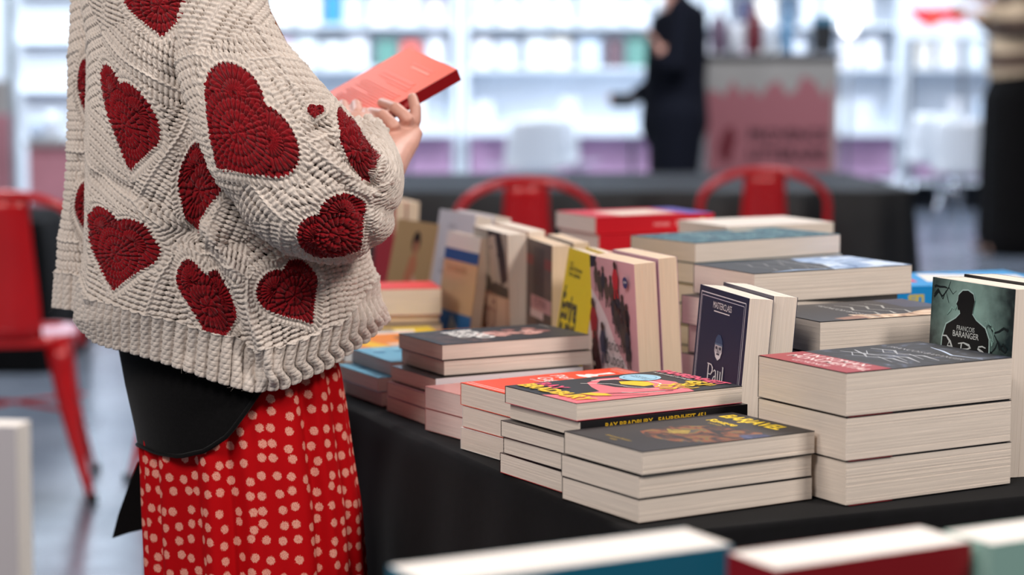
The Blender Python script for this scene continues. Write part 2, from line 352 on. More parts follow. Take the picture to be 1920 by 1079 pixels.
def strip_text(rgb, txt, y, size, bold=.03, bg=None, sx=1, flip=False, up=0):
    """lettering along a spine; y = start as a fraction of the length from the head, size = letter height in spine widths"""
    def f(A):
        if bg: A.rect(bg, 0, 0, 1, 1)
        v, g = glyphs(txt, bold); gx = v[:, 0] * size * A.W * sx; gy = v[:, 1] * size * A.W; m = (A.W - size * A.W * .7) / 2; z = A.z()
        X, Yv = (A.W - m - gy, y * A.L + gx) if flip else (m + up * A.W + gy, (1 - y) * A.L - gx)
        A.t.add(np.stack([X, Yv, np.full(len(gx), z)], 1), g, ink(rgb))
    return f
FG = 'paperbacks in the five-book pile with the pink, black and yellow cover'
pile(.0665, 2.226, 32, .222, .142, [
    dict(T=.0225, label='black paperback with red flaps, lowest book jutting out left under the pink and yellow cover', cover=K_, back=(190, 40, 46), da=-.004, db=.006),
    dict(T=.0180, label='cream paperback second from the bottom of the pile with the pink and yellow cover', cover=K_),
    dict(T=.0180, label='cream paperback at mid height of the pile with the pink and yellow cover', cover=K_),
    dict(T=.0172, label='black paperback with yellow and red lettering on its spine, under the pink and yellow cover', cover=K_, rot180=True, da=.006, spine_art=strip_text((214, 170, 40), 'RAY BRADBURY   FAHRENHEIT 451', .14, .50, bg=(30, 28, 31), sx=1.0, up=.10)),
    dict(T=.0190, label='paperback titled FAHRENHEIT 451 with a pink, black and yellow cover', cover=K_, back=(206, 60, 84), art=art_fahr)], FG)
def art_gagn(A):
    A.rect((238, 70, 24), 0, 0, 1, 1)
    for y in (.025, .05, .95, .975): A.line(W_, [(.03, y), (.97, y)], .008)
    A.text(W_, 'Pierre', .08, .52, .18, shear=.1, sx=.9); A.text(W_, 'Gagnaire', .12, .41, .18, shear=.1, sx=.9); A.text(W_, 'Un principe', .16, .36, .06)
    A.ell(W_, .26, .72, .07, .05); A.poly(W_, [(.16, .66), (.26, .64), (.36, .66), (.34, .69), (.20, .69)]); A.line(W_, [(.26, .72), (.26, .86)], [.03, .09]); A.text((250, 200, 170), 'Entretiens', .12, .90, .06)
pile(.018, 2.372, 32, .225, .145, [
    dict(T=.0255, label='cream paperback at the bottom of the pile with the orange cover lettered in white', cover=W_),
    dict(T=.0255, label='cream paperback in the middle of the pile with the orange cover', cover=W_, back=(200, 60, 40)),
    dict(T=.0262, label='bright orange paperback lettered Pierre Gagnaire in white, topmost of its pile', cover=(238, 70, 24), art=art_gagn)], 'orange covered paperbacks')
pile(-.034, 2.513, 33, .200, .130, [
    dict(T=.0270, label='thick cream-paged paperback under the plain dusty pink cover', cover=(200, 140, 134), pages='pink'),
    dict(T=.0270, label='thick paperback with plain dusty pink cover between two front piles', cover=(204, 140, 136), pages='pink')], 'dusty pink paperbacks')
def art_rosso(A):
    A.rect((36, 30, 32), 0, 0, 1, 1); q = random.Random(3)
    A.poly(cloudy('brown_smoke_print', [(.4, (38, 30, 32)), (.6, (92, 66, 60))], 30), [(.1, .05), (.9, .05), (.95, .35), (.5, .4), (.1, .3)])
    for i in range(16): A.poly(q.choice([(206, 150, 138), (226, 176, 164), (160, 104, 98), (190, 130, 120)]), blob(q, .45 + q.uniform(-.12, .22), .40 + i * .028, q.uniform(.05, .10), A.W / A.L))
    A.text(W_, 'ROSSO', .12, .33, .26, bold=.05, sx=.8, rot=0); A.text(W_, 'BASSO', .18, .23, .20, bold=.05, sx=.8); A.text((210, 200, 190), 'roman', .12, .93, .08)
pile(-.100, 2.655, 28, .215, .128, [
    dict(T=.0190, label='grey-edged paperback, lowest of the pile under the photo-cover pair', cover=(200, 160, 156), pages='cream', da=-.006),
    dict(T=.0190, label='grey-edged paperback, second from the bottom of the photo-cover pile', cover=(180, 120, 120), pages='cream', da=-.004),
    dict(T=.0190, label='black paperback jutting out left in the middle of the photo-cover pile', cover=K_, spine=W_, pages='cream', rot180=True, spine_art=strip_text((60, 60, 66), 'BARBERA  A', .42, .5, bg=(240, 238, 240), sx=1.3), da=.004),
    dict(T=.0190, label='cream paperback second from the top in the photo-cover pile', cover=(60, 50, 50), da=.022, db=.012, pages='cream'),
    dict(T=.0196, label='dark paperback with a faded photo and white capitals on its cover, topmost of its pile', cover=K_, art=art_rosso, da=.020, db=.012, pages='cream')], 'dark paperbacks of the photo-cover pile')
def art_blue(A):
    A.rect((110, 178, 208), 0, 0, 1, 1); q = random.Random(8)
    for i in range(12): A.poly(q.choice([(70, 140, 180), (150, 205, 225), (50, 110, 150)]), blob(q, q.random() * .8 + .1, q.random() * .8 + .1, .08, A.W / A.L))
pile(-.168, 2.800, 26, .20, .14, [
    dict(T=.0185, label='pink-edged comic, lowest of the light blue pile beside the skirt', cover=(190, 110, 116), pages='pink', da=-.004),
    dict(T=.0190, label='light blue comic jutting out at mid height of its pile', cover=(110, 178, 208), art=art_blue, pages='pink', da=-.010, db=.002),
    dict(T=.0190, label='light blue comic on top of its pile behind the photo-cover books', cover=(110, 178, 208), art=art_blue, pages='pink', da=.010, db=.004)], 'light blue comics')
def art_orange(A):
    A.rect((240, 136, 34), 0, 0, 1, 1); A.poly((250, 196, 20), [(0, .10), (1, .2), (1, .30), (0, .22)]); A.rect((90, 70, 60), .25, .42, .62, .62); A.rect((238, 200, 170), .62, .30, .8, .5); A.text((250, 226, 190), 'CUISINE', .1, .8, .14, bold=.02)
pile(-.232, 2.955, 25, .285, .155, [
    dict(T=.0170, label='pale album, lowest of the orange pile at the sweater hem', cover=(230, 220, 200), pages='warm'),
    dict(T=.0170, label='orange backed album just under the orange cover', cover=(236, 200, 160), pages='warm', da=-.006),
    dict(T=.0150, label='large orange album with a yellow band, topmost of its pile', cover=(240, 136, 34), art=art_orange, pages='white')], 'orange albums')
def art_yellow(A):
    A.rect((246, 216, 60), 0, 0, 1, 1); A.poly(W_, [(.2, .2), (.8, .15), (.9, .8), (.3, .85)]); A.rect((150, 140, 136), .15, .3, .4, .7)
pile(-.305, 3.130, 14, .21, .125, [
    dict(T=.0220, label='cream paged album beneath the yellow and white cover', cover=(220, 200, 170), pages='warm'),
    dict(T=.0200, label='yellow album with a white and grey panel beside the red cover', cover=(246, 216, 60), art=art_yellow, pages='warm')], 'yellow albums')
def art_red(A): A.rect((236, 66, 60), 0, 0, 1, 1); A.text((250, 180, 170), 'roman', .3, .5, .1)
pile(-.300, 3.275, 10, .192, .105, [
    dict(T=.046, label='thick grey backed book, lowest under the red cover', cover=(90, 80, 76), pages='warm'),
    dict(T=.012, label='thin dark book sandwiched beneath the thick red one', cover=(80, 74, 72), pages='warm'),
    dict(T=.042, label='thick book with bright red cover lying at the sweater edge', cover=(236, 66, 60), art=art_red, pages='cream')], 'red covered books')
# ---------------------------------------------------------------- the fantasy pile at the right
def art_ars_lying(A):
    A.rect(cloudy('stormy_painting', [(.40, (22, 22, 26)), (.56, (38, 40, 48)), (.66, (76, 84, 102)), (.76, (150, 160, 182))], 24), 0, 0, 1, 1)
    A.line((190, 204, 226), [(.3, .90), (.5, .86), (.7, .80), (.96, .84)], [.01, .03, .01])
    for y0, s in ((.62, 1), (.52, -1), (.43, 1)):
        A.line((170, 172, 176), [(.12, y0), (.30, y0 + .05 * s), (.46, y0 - .02), (.62, y0 + .05), (.86, y0 + .01 * s)], [.012, .028, .010, .03, .008]); A.line((170, 172, 176), [(.2, y0 + .03), (.34, y0 - .04), (.5, y0 + .03), (.76, y0 - .03)], [.006, .02, .006])
    A.text((168, 168, 170), 'FRANCOIS BARANGER', .12, .72, .08, sx=1.0)
    A.rect((160, 44, 52), 0, 0, 1, .265); A.text((240, 214, 210), 'UN ROMAN', .12, .19, .13, bold=.01); A.text((240, 214, 210), 'MONUMENTAL', .10, .11, .135, bold=.01, sx=.95); A.text((240, 214, 210), 'LE MONDE', .3, .04, .08)
def flap(o, y0, y1):   # red paper band wrapped round a book
    W = max(v[0] for v in [c.co for c in o.children[0].data.vertices]); z1 = max(c.co[2] for c in o.children[0].data.vertices)
    MB().box((W * .2, y0, -.0004), (W + .0006, y1, -.0001), mat('red_paper_band', (160, 30, 40), .5)).build('paper_band', o)
ff = pile(.345, 2.172, 30, .228, .150, [
    dict(T=.0462, label='very thick black novel at the right, lowest of three, red band peeping out', cover=K_, da=.001),
    dict(T=.0455, label='very thick black novel in the middle of three at the right', cover=K_, da=-.001),
    dict(T=.0455, label='very thick black novel with red band and silver title, on top at the right', cover=K_, art=art_ars_lying, da=-.001)], 'thick black novels', jit=.5)
for o in ff: flap(o, .004, .062)
# ================================================================== upright books and towers behind
def radial(name, c_in, c_out, cx, cy, r):
    m = bpy.data.materials.new(name); m.use_nodes = True; nt = m.node_tree; b = nt.nodes['Principled BSDF']; L = nt.links.new
    tc = nt.nodes.new('ShaderNodeTexCoord'); mp = nt.nodes.new('ShaderNodeMapping'); mp.vector_type = 'POINT'; mp.inputs['Location'].default_value = (-cx / r, -cy / r, 0); mp.inputs['Scale'].default_value = (1 / r, 1 / r, 0)
    g = nt.nodes.new('ShaderNodeTexGradient'); g.gradient_type = 'SPHERICAL'; nz = nt.nodes.new('ShaderNodeTexNoise'); nz.inputs['Scale'].default_value = 60; nz.inputs['Detail'].default_value = 5
    mx = nt.nodes.new('ShaderNodeMix'); mx.data_type = 'RGBA'; mx.inputs[6].default_value = lin(c_out); mx.inputs[7].default_value = lin(c_in)
    ad = nt.nodes.new('ShaderNodeMath'); ad.operation = 'MULTIPLY_ADD'; ad.inputs[1].default_value = .5; ad.inputs[2].default_value = -.25
    a2 = nt.nodes.new('ShaderNodeMath'); a2.operation = 'ADD'; a2.use_clamp = True
    L(tc.outputs['Object'], mp.inputs[0]); L(tc.outputs['Object'], nz.inputs[0]); L(mp.outputs[0], g.inputs[0]); L(nz.outputs[0], ad.inputs[0]); L(ad.outputs[0], a2.inputs[1]); L(g.outputs[1], a2.inputs[0]); L(a2.outputs[0], mx.inputs[0]); L(mx.outputs[2], b.inputs['Base Color']); b.inputs['Roughness'].default_value = .3; return m
def art_ars(A):
    W, L = A.W, A.L; z = A.z(); A.p.add([(0, 0, z), (W, 0, z), (W, L, z), (0, L, z)], [(0, 1, 2, 3)], radial('teal_glow_print', (168, 206, 196), (14, 36, 40), W * .46, L * .84, .075))
    q = random.Random(4)
    for side in (0, 1):
        for i in range(9):
            x = (.02 + .035 * q.random()) if side == 0 else (.98 - .035 * q.random()); y = q.uniform(.15, .95); pts = [(x, y)]
            for k in range(6):
                x += (1 if side == 0 else -1) * q.uniform(.015, .06); y += q.uniform(-.04, .05); pts.append((x, y))
            A.line((12, 26, 30), pts, [.022, .004])
    for i in range(10):
        x = q.choice((.30, .72)) + q.uniform(-.06, .06); y = q.uniform(.60, .86); pts = [(x, y)]
        for k in range(5): x += q.uniform(-.04, .04); y += q.uniform(-.035, .035); pts.append((x, y))
        A.line((150, 190, 180), pts, [.010, .003])
    rim = (176, 204, 200); dk = (10, 14, 18)
    ym = lambda y: float(np.interp(y, [0, .30, .44, .50, .57, .825, 1], [.40, .68, .755, .79, .83, .955, 1]))
    sh = [(.12, -.4), (.14, 0), (.17, .30), (.22, .44), (.36, .51), (.42, .56), (.41, .60), (.38, .60), (.375, .635), (.355, .66), (.375, .70), (.38, .76), (.44, .815), (.52, .825), (.60, .79), (.625, .72), (.61, .64), (.60, .57), (.66, .52), (.80, .46), (.86, .36), (.90, .0), (.92, -.4)]
    sh = [(.44 + (x - .5) * .82, ym(y) if y >= 0 else .02) for x, y in sh]
    A.poly(rim, [((x - .44) * 1.04 + .44, (y - .3) * 1.012 + .3) for x, y in sh]); A.poly(dk, sh)
    A.text((206, 212, 210), 'FRANÇOIS', .45, .735, .052, align='c', sx=.9); A.text((214, 218, 216), 'BARANGER', .455, .698, .066, align='c', sx=.95, bold=.004)
    c = (200, 206, 206); ln = lambda c_, p, w, t: A.line(c_, [(.17 + (x - .2) * .84, 1 - (1 - y) * .43 - .022) for x, y in p], w, t)
    ln(c, [(.20, .33), (.26, .335), (.32, .27), (.38, .15)], [.01, .014, .022, .01], True); ln(c, [(.31, .28), (.26, .15)], .008, True); ln(c, [(.29, .21), (.36, .215)], .008, True)
    ln(c, [(.48, .145), (.49, .28)], .014, True); ln(c, [(.44, .265), (.52, .285), (.60, .265), (.62, .24), (.58, .215), (.50, .205)], [.008, .012, .02, .02, .012, .006], True); ln(c, [(.54, .21), (.62, .14)], [.008, .014], True)
    ln(c, [(.84, .27), (.79, .283), (.74, .27), (.73, .245), (.79, .215), (.83, .19), (.82, .16), (.76, .147), (.71, .158)], [.008, .012, .012, .02, .022, .02, .012, .008], True)
def art_paul(A):
    A.rect((24, 28, 62), 0, 0, 1, 1); A.frame((214, 214, 220), .045, .008); A.frame((190, 190, 205), .07, .006)
    w = (226, 226, 228); A.text(w, 'MASTERCLASS', .5, .882, .070, align='c', sx=.86); A.line(w, [(.34, .864), (.66, .864)], .008)
    fy = lambda P: [(x, .57 + (y - .445) * .62) for x, y in P]
    A.poly((52, 74, 110), fy([(.42, .60), (.43, .655), (.47, .70), (.52, .70), (.565, .65), (.575, .60)])); A.rect((90, 112, 140), .42, .661, .575, .674)
    A.poly((182, 180, 186), fy([(.425, .595), (.57, .595), (.575, .53), (.54, .47), (.50, .45), (.45, .475), (.42, .535)])); A.poly((226, 226, 230), fy([(.43, .54), (.46, .52), (.50, .515), (.54, .52), (.57, .54), (.55, .475), (.50, .445), (.45, .475)]))
    for x in (.46, .535): A.ell((40, 42, 60), x, .646, .02, .012)
    A.line((70, 70, 90), fy([(.498, .575), (.49, .535), (.51, .53)]), .01); A.line((60, 60, 80), fy([(.47, .508), (.53, .508)]), .014)
    # Paul, drawn with serifs
    y0, y1 = .430, .535
    def pl_(P, ww): A.line(w, [(.31 + (x - .24) * .60, y) for x, y in P], [v * .8 for v in ww] if isinstance(ww, list) else ww * .8, True)
    pl_([(.28, y0), (.28, y1)], .026); pl_([(.24, y0), (.33, y0)], .009); pl_([(.24, y1), (.33, y1)], .009)
    pl_([(.28, y1), (.38, y1 - .002), (.425, y1 - .018), (.425, y1 - .042), (.38, y1 - .062), (.29, y1 - .064)], [.010, .012, .026, .026, .012, .008])
    xh = y0 + .078
    pl_([(.47, xh - .012), (.50, xh), (.54, xh - .006), (.55, xh - .022), (.55, y0 + .004), (.575, y0)], [.014, .012, .018, .022, .022, .008]); pl_([(.55, xh - .034), (.49, xh - .044), (.465, y0 + .016), (.49, y0), (.53, y0 + .008), (.55, y0 + .018)], [.008, .014, .022, .014, .010, .006])
    pl_([(.60, xh), (.625, xh), (.625, y0 + .014), (.65, y0), (.68, y0 + .004), (.70, y0 + .018)], [.008, .022, .022, .014, .010, .008]); pl_([(.68, xh), (.705, xh), (.705, y0), (.73, y0)], [.008, .022, .022, .008])
    pl_([(.755, y1 + .006), (.78, y1 + .008), (.78, y0)], [.008, .022, .022]); pl_([(.75, y0), (.81, y0)], .009)
    A.text(w, 'Veyne', .30, .30, .19, sx=.7)
def art_marion(A):
    A.rect((214, 166, 176), 0, 0, 1, 1); q = random.Random(6)
    A.poly((240, 226, 230), [(0, .78), (.18, .70), (.34, .60), (.50, .46), (.70, .34), (.90, .22), (1, .16), (1, 0), (.12, 0), (.22, .2), (.12, .42), (0, .58)]); A.poly((226, 190, 198), [(0, .56), (.14, .44), (.24, .30), (.20, .12), (.10, 0), (0, 0)])
    A.poly((34, 34, 60), [(0, 1), (.16, 1), (.10, .93), (0, .92)])
    def person(x, y, s, c):
        A.poly(c, [(x - .035 * s, y), (x - .045 * s, y + .05 * s), (x - .02 * s, y + .085 * s), (x + .02 * s, y + .085 * s), (x + .045 * s, y + .05 * s), (x + .03 * s, y)]); A.line(c, [(x - .015 * s, y), (x - .02 * s, y - .045 * s)], .02 * s); A.line(c, [(x + .015 * s, y), (x + .03 * s, y - .04 * s)], .02 * s); A.ell((70, 46, 44) if c != (190, 30, 50) else (60, 30, 30), x, y + .1 * s, .022 * s, .026 * s)
    cs = [(58, 50, 54), (70, 62, 60), (40, 42, 60), (80, 66, 62), (56, 48, 50)]
    for i in range(9): person(.12 + .085 * i + q.uniform(-.02, .02), .80 - .055 * max(0, i - 2) * .6 + q.uniform(-.035, .035), 1.25, q.choice(cs))
    for i in range(7): person(.52 + .05 * i + q.uniform(-.02, .03), .64 - .048 * i + q.uniform(-.02, .02), 1.2, q.choice(cs))
    for i in range(3): person(.76 + .03 * i + q.uniform(-.03, .03), .56 - .05 * i, 1.1, q.choice(cs))
    person(.62, .82, 1.5, (190, 30, 50)); person(.07, .50, 1.9, (170, 30, 50)); person(.27, .38, 1.7, (58, 62, 90))
    for i in range(5): person(.05 + .05 * (i % 3), .12 + .06 * i, 1.3, q.choice([(70, 30, 44), (56, 40, 46)]))
    A.ell((50, 56, 110), .86, .875, .055, .055); A.text(W_, 'prix', .86, .872, .04, align='c')
    A.text((44, 44, 50), 'Marion', .30, .41, .17, sx=.86); A.text((44, 44, 50), 'Dubois', .32, .315, .17, sx=.86)
def art_ecrire(A):
    A.rect((250, 216, 0), 0, 0, 1, 1); k = (28, 28, 34)
    A.text(k, 'Écrire', .04, .50, .33, bold=.04, sx=.66); A.text(k, 'le réel', .04, .345, .33, bold=.04, sx=.66); A.text(k, 'essai', .12, .885, .06); A.text(k, 'Adèle Hernane', .12, .845, .07, bold=.01); A.text(k, 'Yann Labanne', .12, .805, .07, bold=.01)
def art_bw(A):
    A.rect((196, 160, 138), 0, 0, 1, 1); A.rect((176, 168, 160), 0, .50, 1, 1); A.poly((70, 60, 56), [(0, .5), (1, .5), (1, .58), (.62, .60), (.3, .66), (0, .70)])
    A.poly((46, 38, 38), [(.42, 1), (.80, 1), (.92, .84), (.98, .64), (.80, .58), (.72, .80), (.50, .84), (.46, .70)]); A.poly((190, 176, 166), [(.46, .95), (.64, .97), (.70, .84), (.62, .72), (.60, .60), (.52, .58), (.48, .72), (.44, .86)]); A.line((60, 50, 50), [(.48, .86), (.54, .87)], .02)
    A.rect((214, 180, 160), .16, .04, .9, .48); A.text((150, 104, 92), 'SCH', .24, .36, .26, sx=.8, bold=.015); A.text((150, 104, 92), 'OUL', .24, .22, .26, sx=.8, bold=.015); A.text((176, 66, 60), 'LOUP', .30, .08, .15)
def art_brown(A):
    A.rect((92, 78, 76), 0, 0, 1, 1); A.rect((128, 60, 60), 0, .80, 1, .88); A.rect((60, 50, 54), .3, .5, .72, .95); A.rect((116, 92, 84), 0, 0, .4, .4); A.rect((66, 58, 60), .5, .05, .8, .36); A.rect((196, 150, 156), .22, .46, 1, .57); A.rect((226, 206, 208), .2, .40, .7, .46); A.text((90, 50, 60), 'ROMAN', .34, .49, .13)
def art_blueor(A):
    A.rect((226, 186, 146), 0, 0, 1, 1); A.rect((240, 238, 236), 0, .86, 1, 1); A.rect((52, 92, 160), 0, .76, 1, .86); A.rect((52, 116, 180), 0, 0, 1, .32); A.poly((196, 206, 210), [(.3, 0), (.55, 0), (.7, .16), (.42, .3), (.34, .14)]); A.text((190, 140, 100), 'le monde', .15, .66, .15)
def art_whiteblue(A):
    A.rect((226, 222, 232), 0, 0, 1, 1); A.rect((56, 66, 76), 0, 0, 1, .36); A.poly((214, 210, 206), [(.1, .3), (.4, .34), (.3, .2)]); A.text((150, 146, 160), 'journal', .24, .56, .14); A.text((150, 146, 160), 'de bord', .24, .48, .14); A.text((170, 166, 180), 'notes', .3, .86, .1)
def art_beige(A):
    A.rect((196, 160, 116), 0, 0, 1, 1); A.poly((206, 130, 96), [(.42, .30), (.56, .32), (.66, .58), (.60, .70), (.48, .66), (.40, .46)]); A.ell((52, 36, 34), .56, .80, .10, .13); A.ell((196, 128, 98), .57, .75, .06, .08); A.poly((196, 40, 40), [(.18, .0), (.56, .0), (.5, .3), (.36, .36), (.26, .2)]); A.poly((222, 176, 150), [(.5, .1), (.7, .1), (.72, .45), (.6, .5)])
_, fr = upright('dark navy paperback standing up, MASTERCLASS across its head and a bearded face', None, (1313, 533), (1405, 560), .156, .191, .030, lean=5, cover=(24, 28, 62), art=art_paul)
behind('dark navy paperback standing directly behind the one titled MASTERCLASS', None, fr, .001, .156, .191, .030, dx=-.004, dy=.004, cover=(24, 28, 62))
_, fr = upright('pale pink paperback painted with small walking figures, standing between yellow and navy covers', None, (1110, 479), (1188, 496), .138, .202, .031, lean=-3.5, cover=(214, 166, 176), pages='warm', art=art_marion)
_, fr = behind('pale pink paperback standing second, just behind the painted walking figures', None, fr, .002, .138, .202, .027, dx=.002, dy=.004, cover=(180, 140, 160), pages='warm')
_, fr = upright('bright yellow paperback lettered Écrire le réel in black', None, (1062, 462), (1124, 482), .150, .196, .022, lean=9, cover=(226, 196, 18), art=art_ecrire, pages='cream')
_, fr = behind('yellow paperback standing behind the one lettered Écrire le réel', None, fr, .002, .150, .192, .022, dy=.008, cover=(226, 196, 18))
_, fr = upright('dark brown paperback with a pale pink title panel, standing left of the yellow cover', None, (979, 442), (1035, 461), .150, .191, .029, lean=0.5, cover=(92, 78, 76), art=art_brown, pages='warm')
_, fr = behind('brown paperback standing behind the one with a pale pink title panel', None, fr, .002, .150, .191, .025, dy=.004, cover=(92, 78, 76), pages='warm')
_, fr = upright('paperback with a black and white portrait above a beige panel', None, (890, 424), (951, 440), .172, .196, .031, lean=-1.5, cover=(196, 160, 138), art=art_bw, pages='cream')
_, fr = behind('beige paperback standing behind the black and white portrait', None, fr, .002, .172, .196, .027, dy=.003, cover=(196, 160, 138))
_, fr = upright('orange and blue paperback with a white head, standing left of the portrait', None, (846, 434), (903, 446), .145, .184, .018, lean=8, cover=(226, 186, 146), art=art_blueor)
_, fr = upright('white and slate paperback leaning back, tallest at the left end of the row', None, (838, 394), (893, 404), .160, .207, .030, lean=10, cover=(226, 222, 232), art=art_whiteblue)
_, fr = behind('white paperback leaning against the white and slate one from behind', None, fr, .002, .160, .207, .03, dy=.004, cover=(226, 222, 232))
_, fr = upright('beige paperback picturing a woman in red, leaning back at the row end', None, (774, 414), (822, 421), .150, .182, .024, lean=12, cover=(196, 160, 116), art=art_beige, pages='warm')
_, fr = upright('tall red and cream book standing just behind the sweater elbow', None, (715, 372), (742, 378), .12, .196, .020, lean=3, cover=(190, 24, 34), pages='warm')
_, fr = behind('cream paged book standing behind the tall red one at the elbow', None, fr, .004, .12, .196, .022, cover=(220, 200, 180), pages='warm')
_, fr = upright('teal paperback with a glowing dark figure, lettered FRANÇOIS BARANGER', None, (1746, 519), (1904, 543), .146, .2095, .046, lean=2.5, cover=(20, 34, 38), art=art_ars)
behind('black paperback standing behind the teal one with a glowing figure', None, fr, .002, .146, .2095, .046, dx=-.004, dy=.003, cover=(24, 26, 30))
# ---------------------------------------------------------------- towers
def art_teal(A):
    A.rect(cloudy('sea_painting', [(.36, (34, 62, 78)), (.48, (58, 96, 110)), (.58, (86, 128, 136)), (.68, (140, 172, 172))], 34, warp=3), 0, 0, 1, 1)
    A.rect((196, 178, 150), .1, .62, .22, .78); A.text((180, 200, 200), 'OCEANS', .1, .3, .12)
def art_winter(A):
    A.rect((52, 50, 50), 0, 0, 1, 1); A.poly(cloudy('ice_painting', [(.36, (96, 120, 160)), (.5, (160, 184, 216)), (.64, (214, 226, 240))], 20), [(0, .62), (.3, .56), (.55, .60), (1, .50), (1, 1), (0, 1)]); A.poly((214, 226, 240), [(.5, .86), (.9, .8), (.96, .94), (.6, .96)]); A.line((170, 196, 230), [(.98, .12), (.9, .3), (.97, .5)], [.01, .05, .02])
    for y in (.2, .3, .4): A.line((150, 148, 144), [(.15, y), (.3, y + .03), (.5, y - .02), (.7, y + .03), (.85, y)], [.01, .022, .008, .02])
    A.text((190, 190, 190), 'FRANCOIS BARANGER', .1, .47, .08)
def art_desert(A):
    A.rect((48, 44, 44), 0, 0, 1, 1); A.poly(cloudy('sand_painting', [(.38, (150, 116, 92)), (.5, (200, 168, 138)), (.62, (228, 204, 178))], 22), [(.72, .3), (.86, .6), (.7, .8), (.6, 1), (1, 1), (1, .3)]); A.poly((64, 66, 84), [(0, .8), (.5, .78), (.6, 1), (0, 1)]); A.poly((150, 110, 90), [(.88, .14), (.98, .16), (.97, .34), (.8, .32)])
    for y in (.46, .56, .66): A.line((170, 168, 162), [(.18, y), (.34, y + .04), (.5, y - .02), (.66, y + .04), (.82, y)], [.01, .03, .01, .028])
    A.text((186, 184, 180), 'FRANCOIS BARANGER', .12, .36, .085); A.text((150, 146, 146), 'roman', .2, .12, .07)
def seq(n, T, top, pat, first=None, **kw):
    out = []
    for i in range(n):
        d = dict(T=T, label=pat[i], cover=kw.get('cover', K_)); d['pages'] = kw.get('pages', 'cream')
        if i == n - 1: d['art'] = top
        out.append(d)
    return out
ordn = ['lowest', 'second lowest', 'third from the bottom', 'fourth from the bottom', 'fifth from the bottom', 'sixth from the bottom', 'seventh from the bottom', 'second from the top', 'topmost']
def names(what, n, top): return [f'{what}, {ordn[i]} of its tower' if i < n - 2 else f'{what}, just below the top of its tower' for i in range(n - 1)] + [top]
pile(.256, 2.950, 33, .268, .150, [dict(d, T=.028 if i == 6 else d['T']) for i, d in enumerate(seq(7, .0285, art_teal, names('cream paged paperback in the teal sea-cover tower', 7, 'large paperback with a mottled teal sea cover, highest pile on the table'), cover=(60, 96, 108)))], 'teal covered paperbacks')
pile(.300, 2.655, 30, .248, .140, seq(5, .0375, art_winter, names('thick paperback in the snowy-cover tower', 5, 'thick paperback with a black and icy blue cover, below the teal sea cover'), cover=K_), 'icy blue covered novels', jit=2.2)
pile(.357, 2.452, 26, .225, .150, seq(4, .0385, art_desert, names('thick paperback in the sand-coloured tower', 4, 'thick black and sand-coloured paperback, behind the navy covers on the right'), cover=K_), 'sand and black covered novels', jit=.8)
def art_whiteflat(A): A.rect((238, 226, 214), 0, 0, 1, 1)
pile(.335, 3.33, 26, .20, .15, seq(6, .0320, art_whiteflat, names('pale paperback in the hidden cream tower', 6, 'cream backed paperback peeping out behind the teal sea cover'), cover=(238, 226, 214)), 'cream backed paperbacks')
def art_redwhite(A): A.rect((206, 26, 44), 0, 0, 1, 1); A.poly((230, 214, 196), [(.2, .25), (.8, .2), (.9, .7), (.3, .75)]); A.poly((86, 70, 160), [(0, .78), (1, .80), (1, 1), (0, 1)]); A.rect((240, 150, 160), .0, .0, 1, .12)
def art_redwhite2(A): A.rect((206, 26, 44), 0, 0, 1, 1); A.poly((230, 214, 196), [(.2, .25), (.8, .3), (.7, .8), (.1, .75)]); A.poly((86, 70, 160), [(0, 0), (1, 0), (1, .2), (0, .22)])
def spine_red(A):
    strip_text((246, 170, 170), 'roman   ELENA FERRIER', .48, .42, bold=.01, bg=(204, 18, 34))(A); A.ell((226, 190, 130), .5, .10, .26, .26)
rp = [dict(T=.0275, label=f'white spined paperback, {ordn[i]} of the red and white tower', cover=(226, 222, 232)) for i in range(4)]
rp += [dict(T=.0285, label='red spined paperback, third down in the red and white tower', cover=(226, 222, 232)), dict(T=.0275, label='red spined paperback just under the topmost red one', cover=(206, 26, 44), rot180=True, spine_art=spine_red, pages='pink'), dict(T=.0285, label='red paperback with cream and violet patches, topmost behind the row', cover=(206, 26, 44), rot180=True, art=art_redwhite2, spine_art=spine_red, pages='pink')]
for d in rp[:5]: d['rot180'] = True
pile(.140, 3.480, 24, .222, .150, rp, 'red spined paperbacks')
def art_les(A): A.rect((40, 150, 215), 0, 0, 1, 1); A.poly((236, 230, 224), [(.1, .1), (.6, .05), (.9, .5), (.3, .6)]); A.poly((226, 50, 50), [(.3, .65), (.7, .6), (.8, .8), (.4, .85)])
def spine_les(A): strip_text((214, 190, 60), 'LES', .70, .46, bold=.05, bg=(24, 140, 210), sx=1.0, flip=True)(A)
pile(.486, 2.905, 14, .30, .17, [dict(T=.036, label=f'bright blue children\'s book with yellow spine letters, {ordn[i] if i < 3 else "topmost"} of four', cover=(24, 140, 210), rot180=True, art=art_les if i == 3 else None, spine_art=spine_les) for i in range(4)], 'bright blue books')
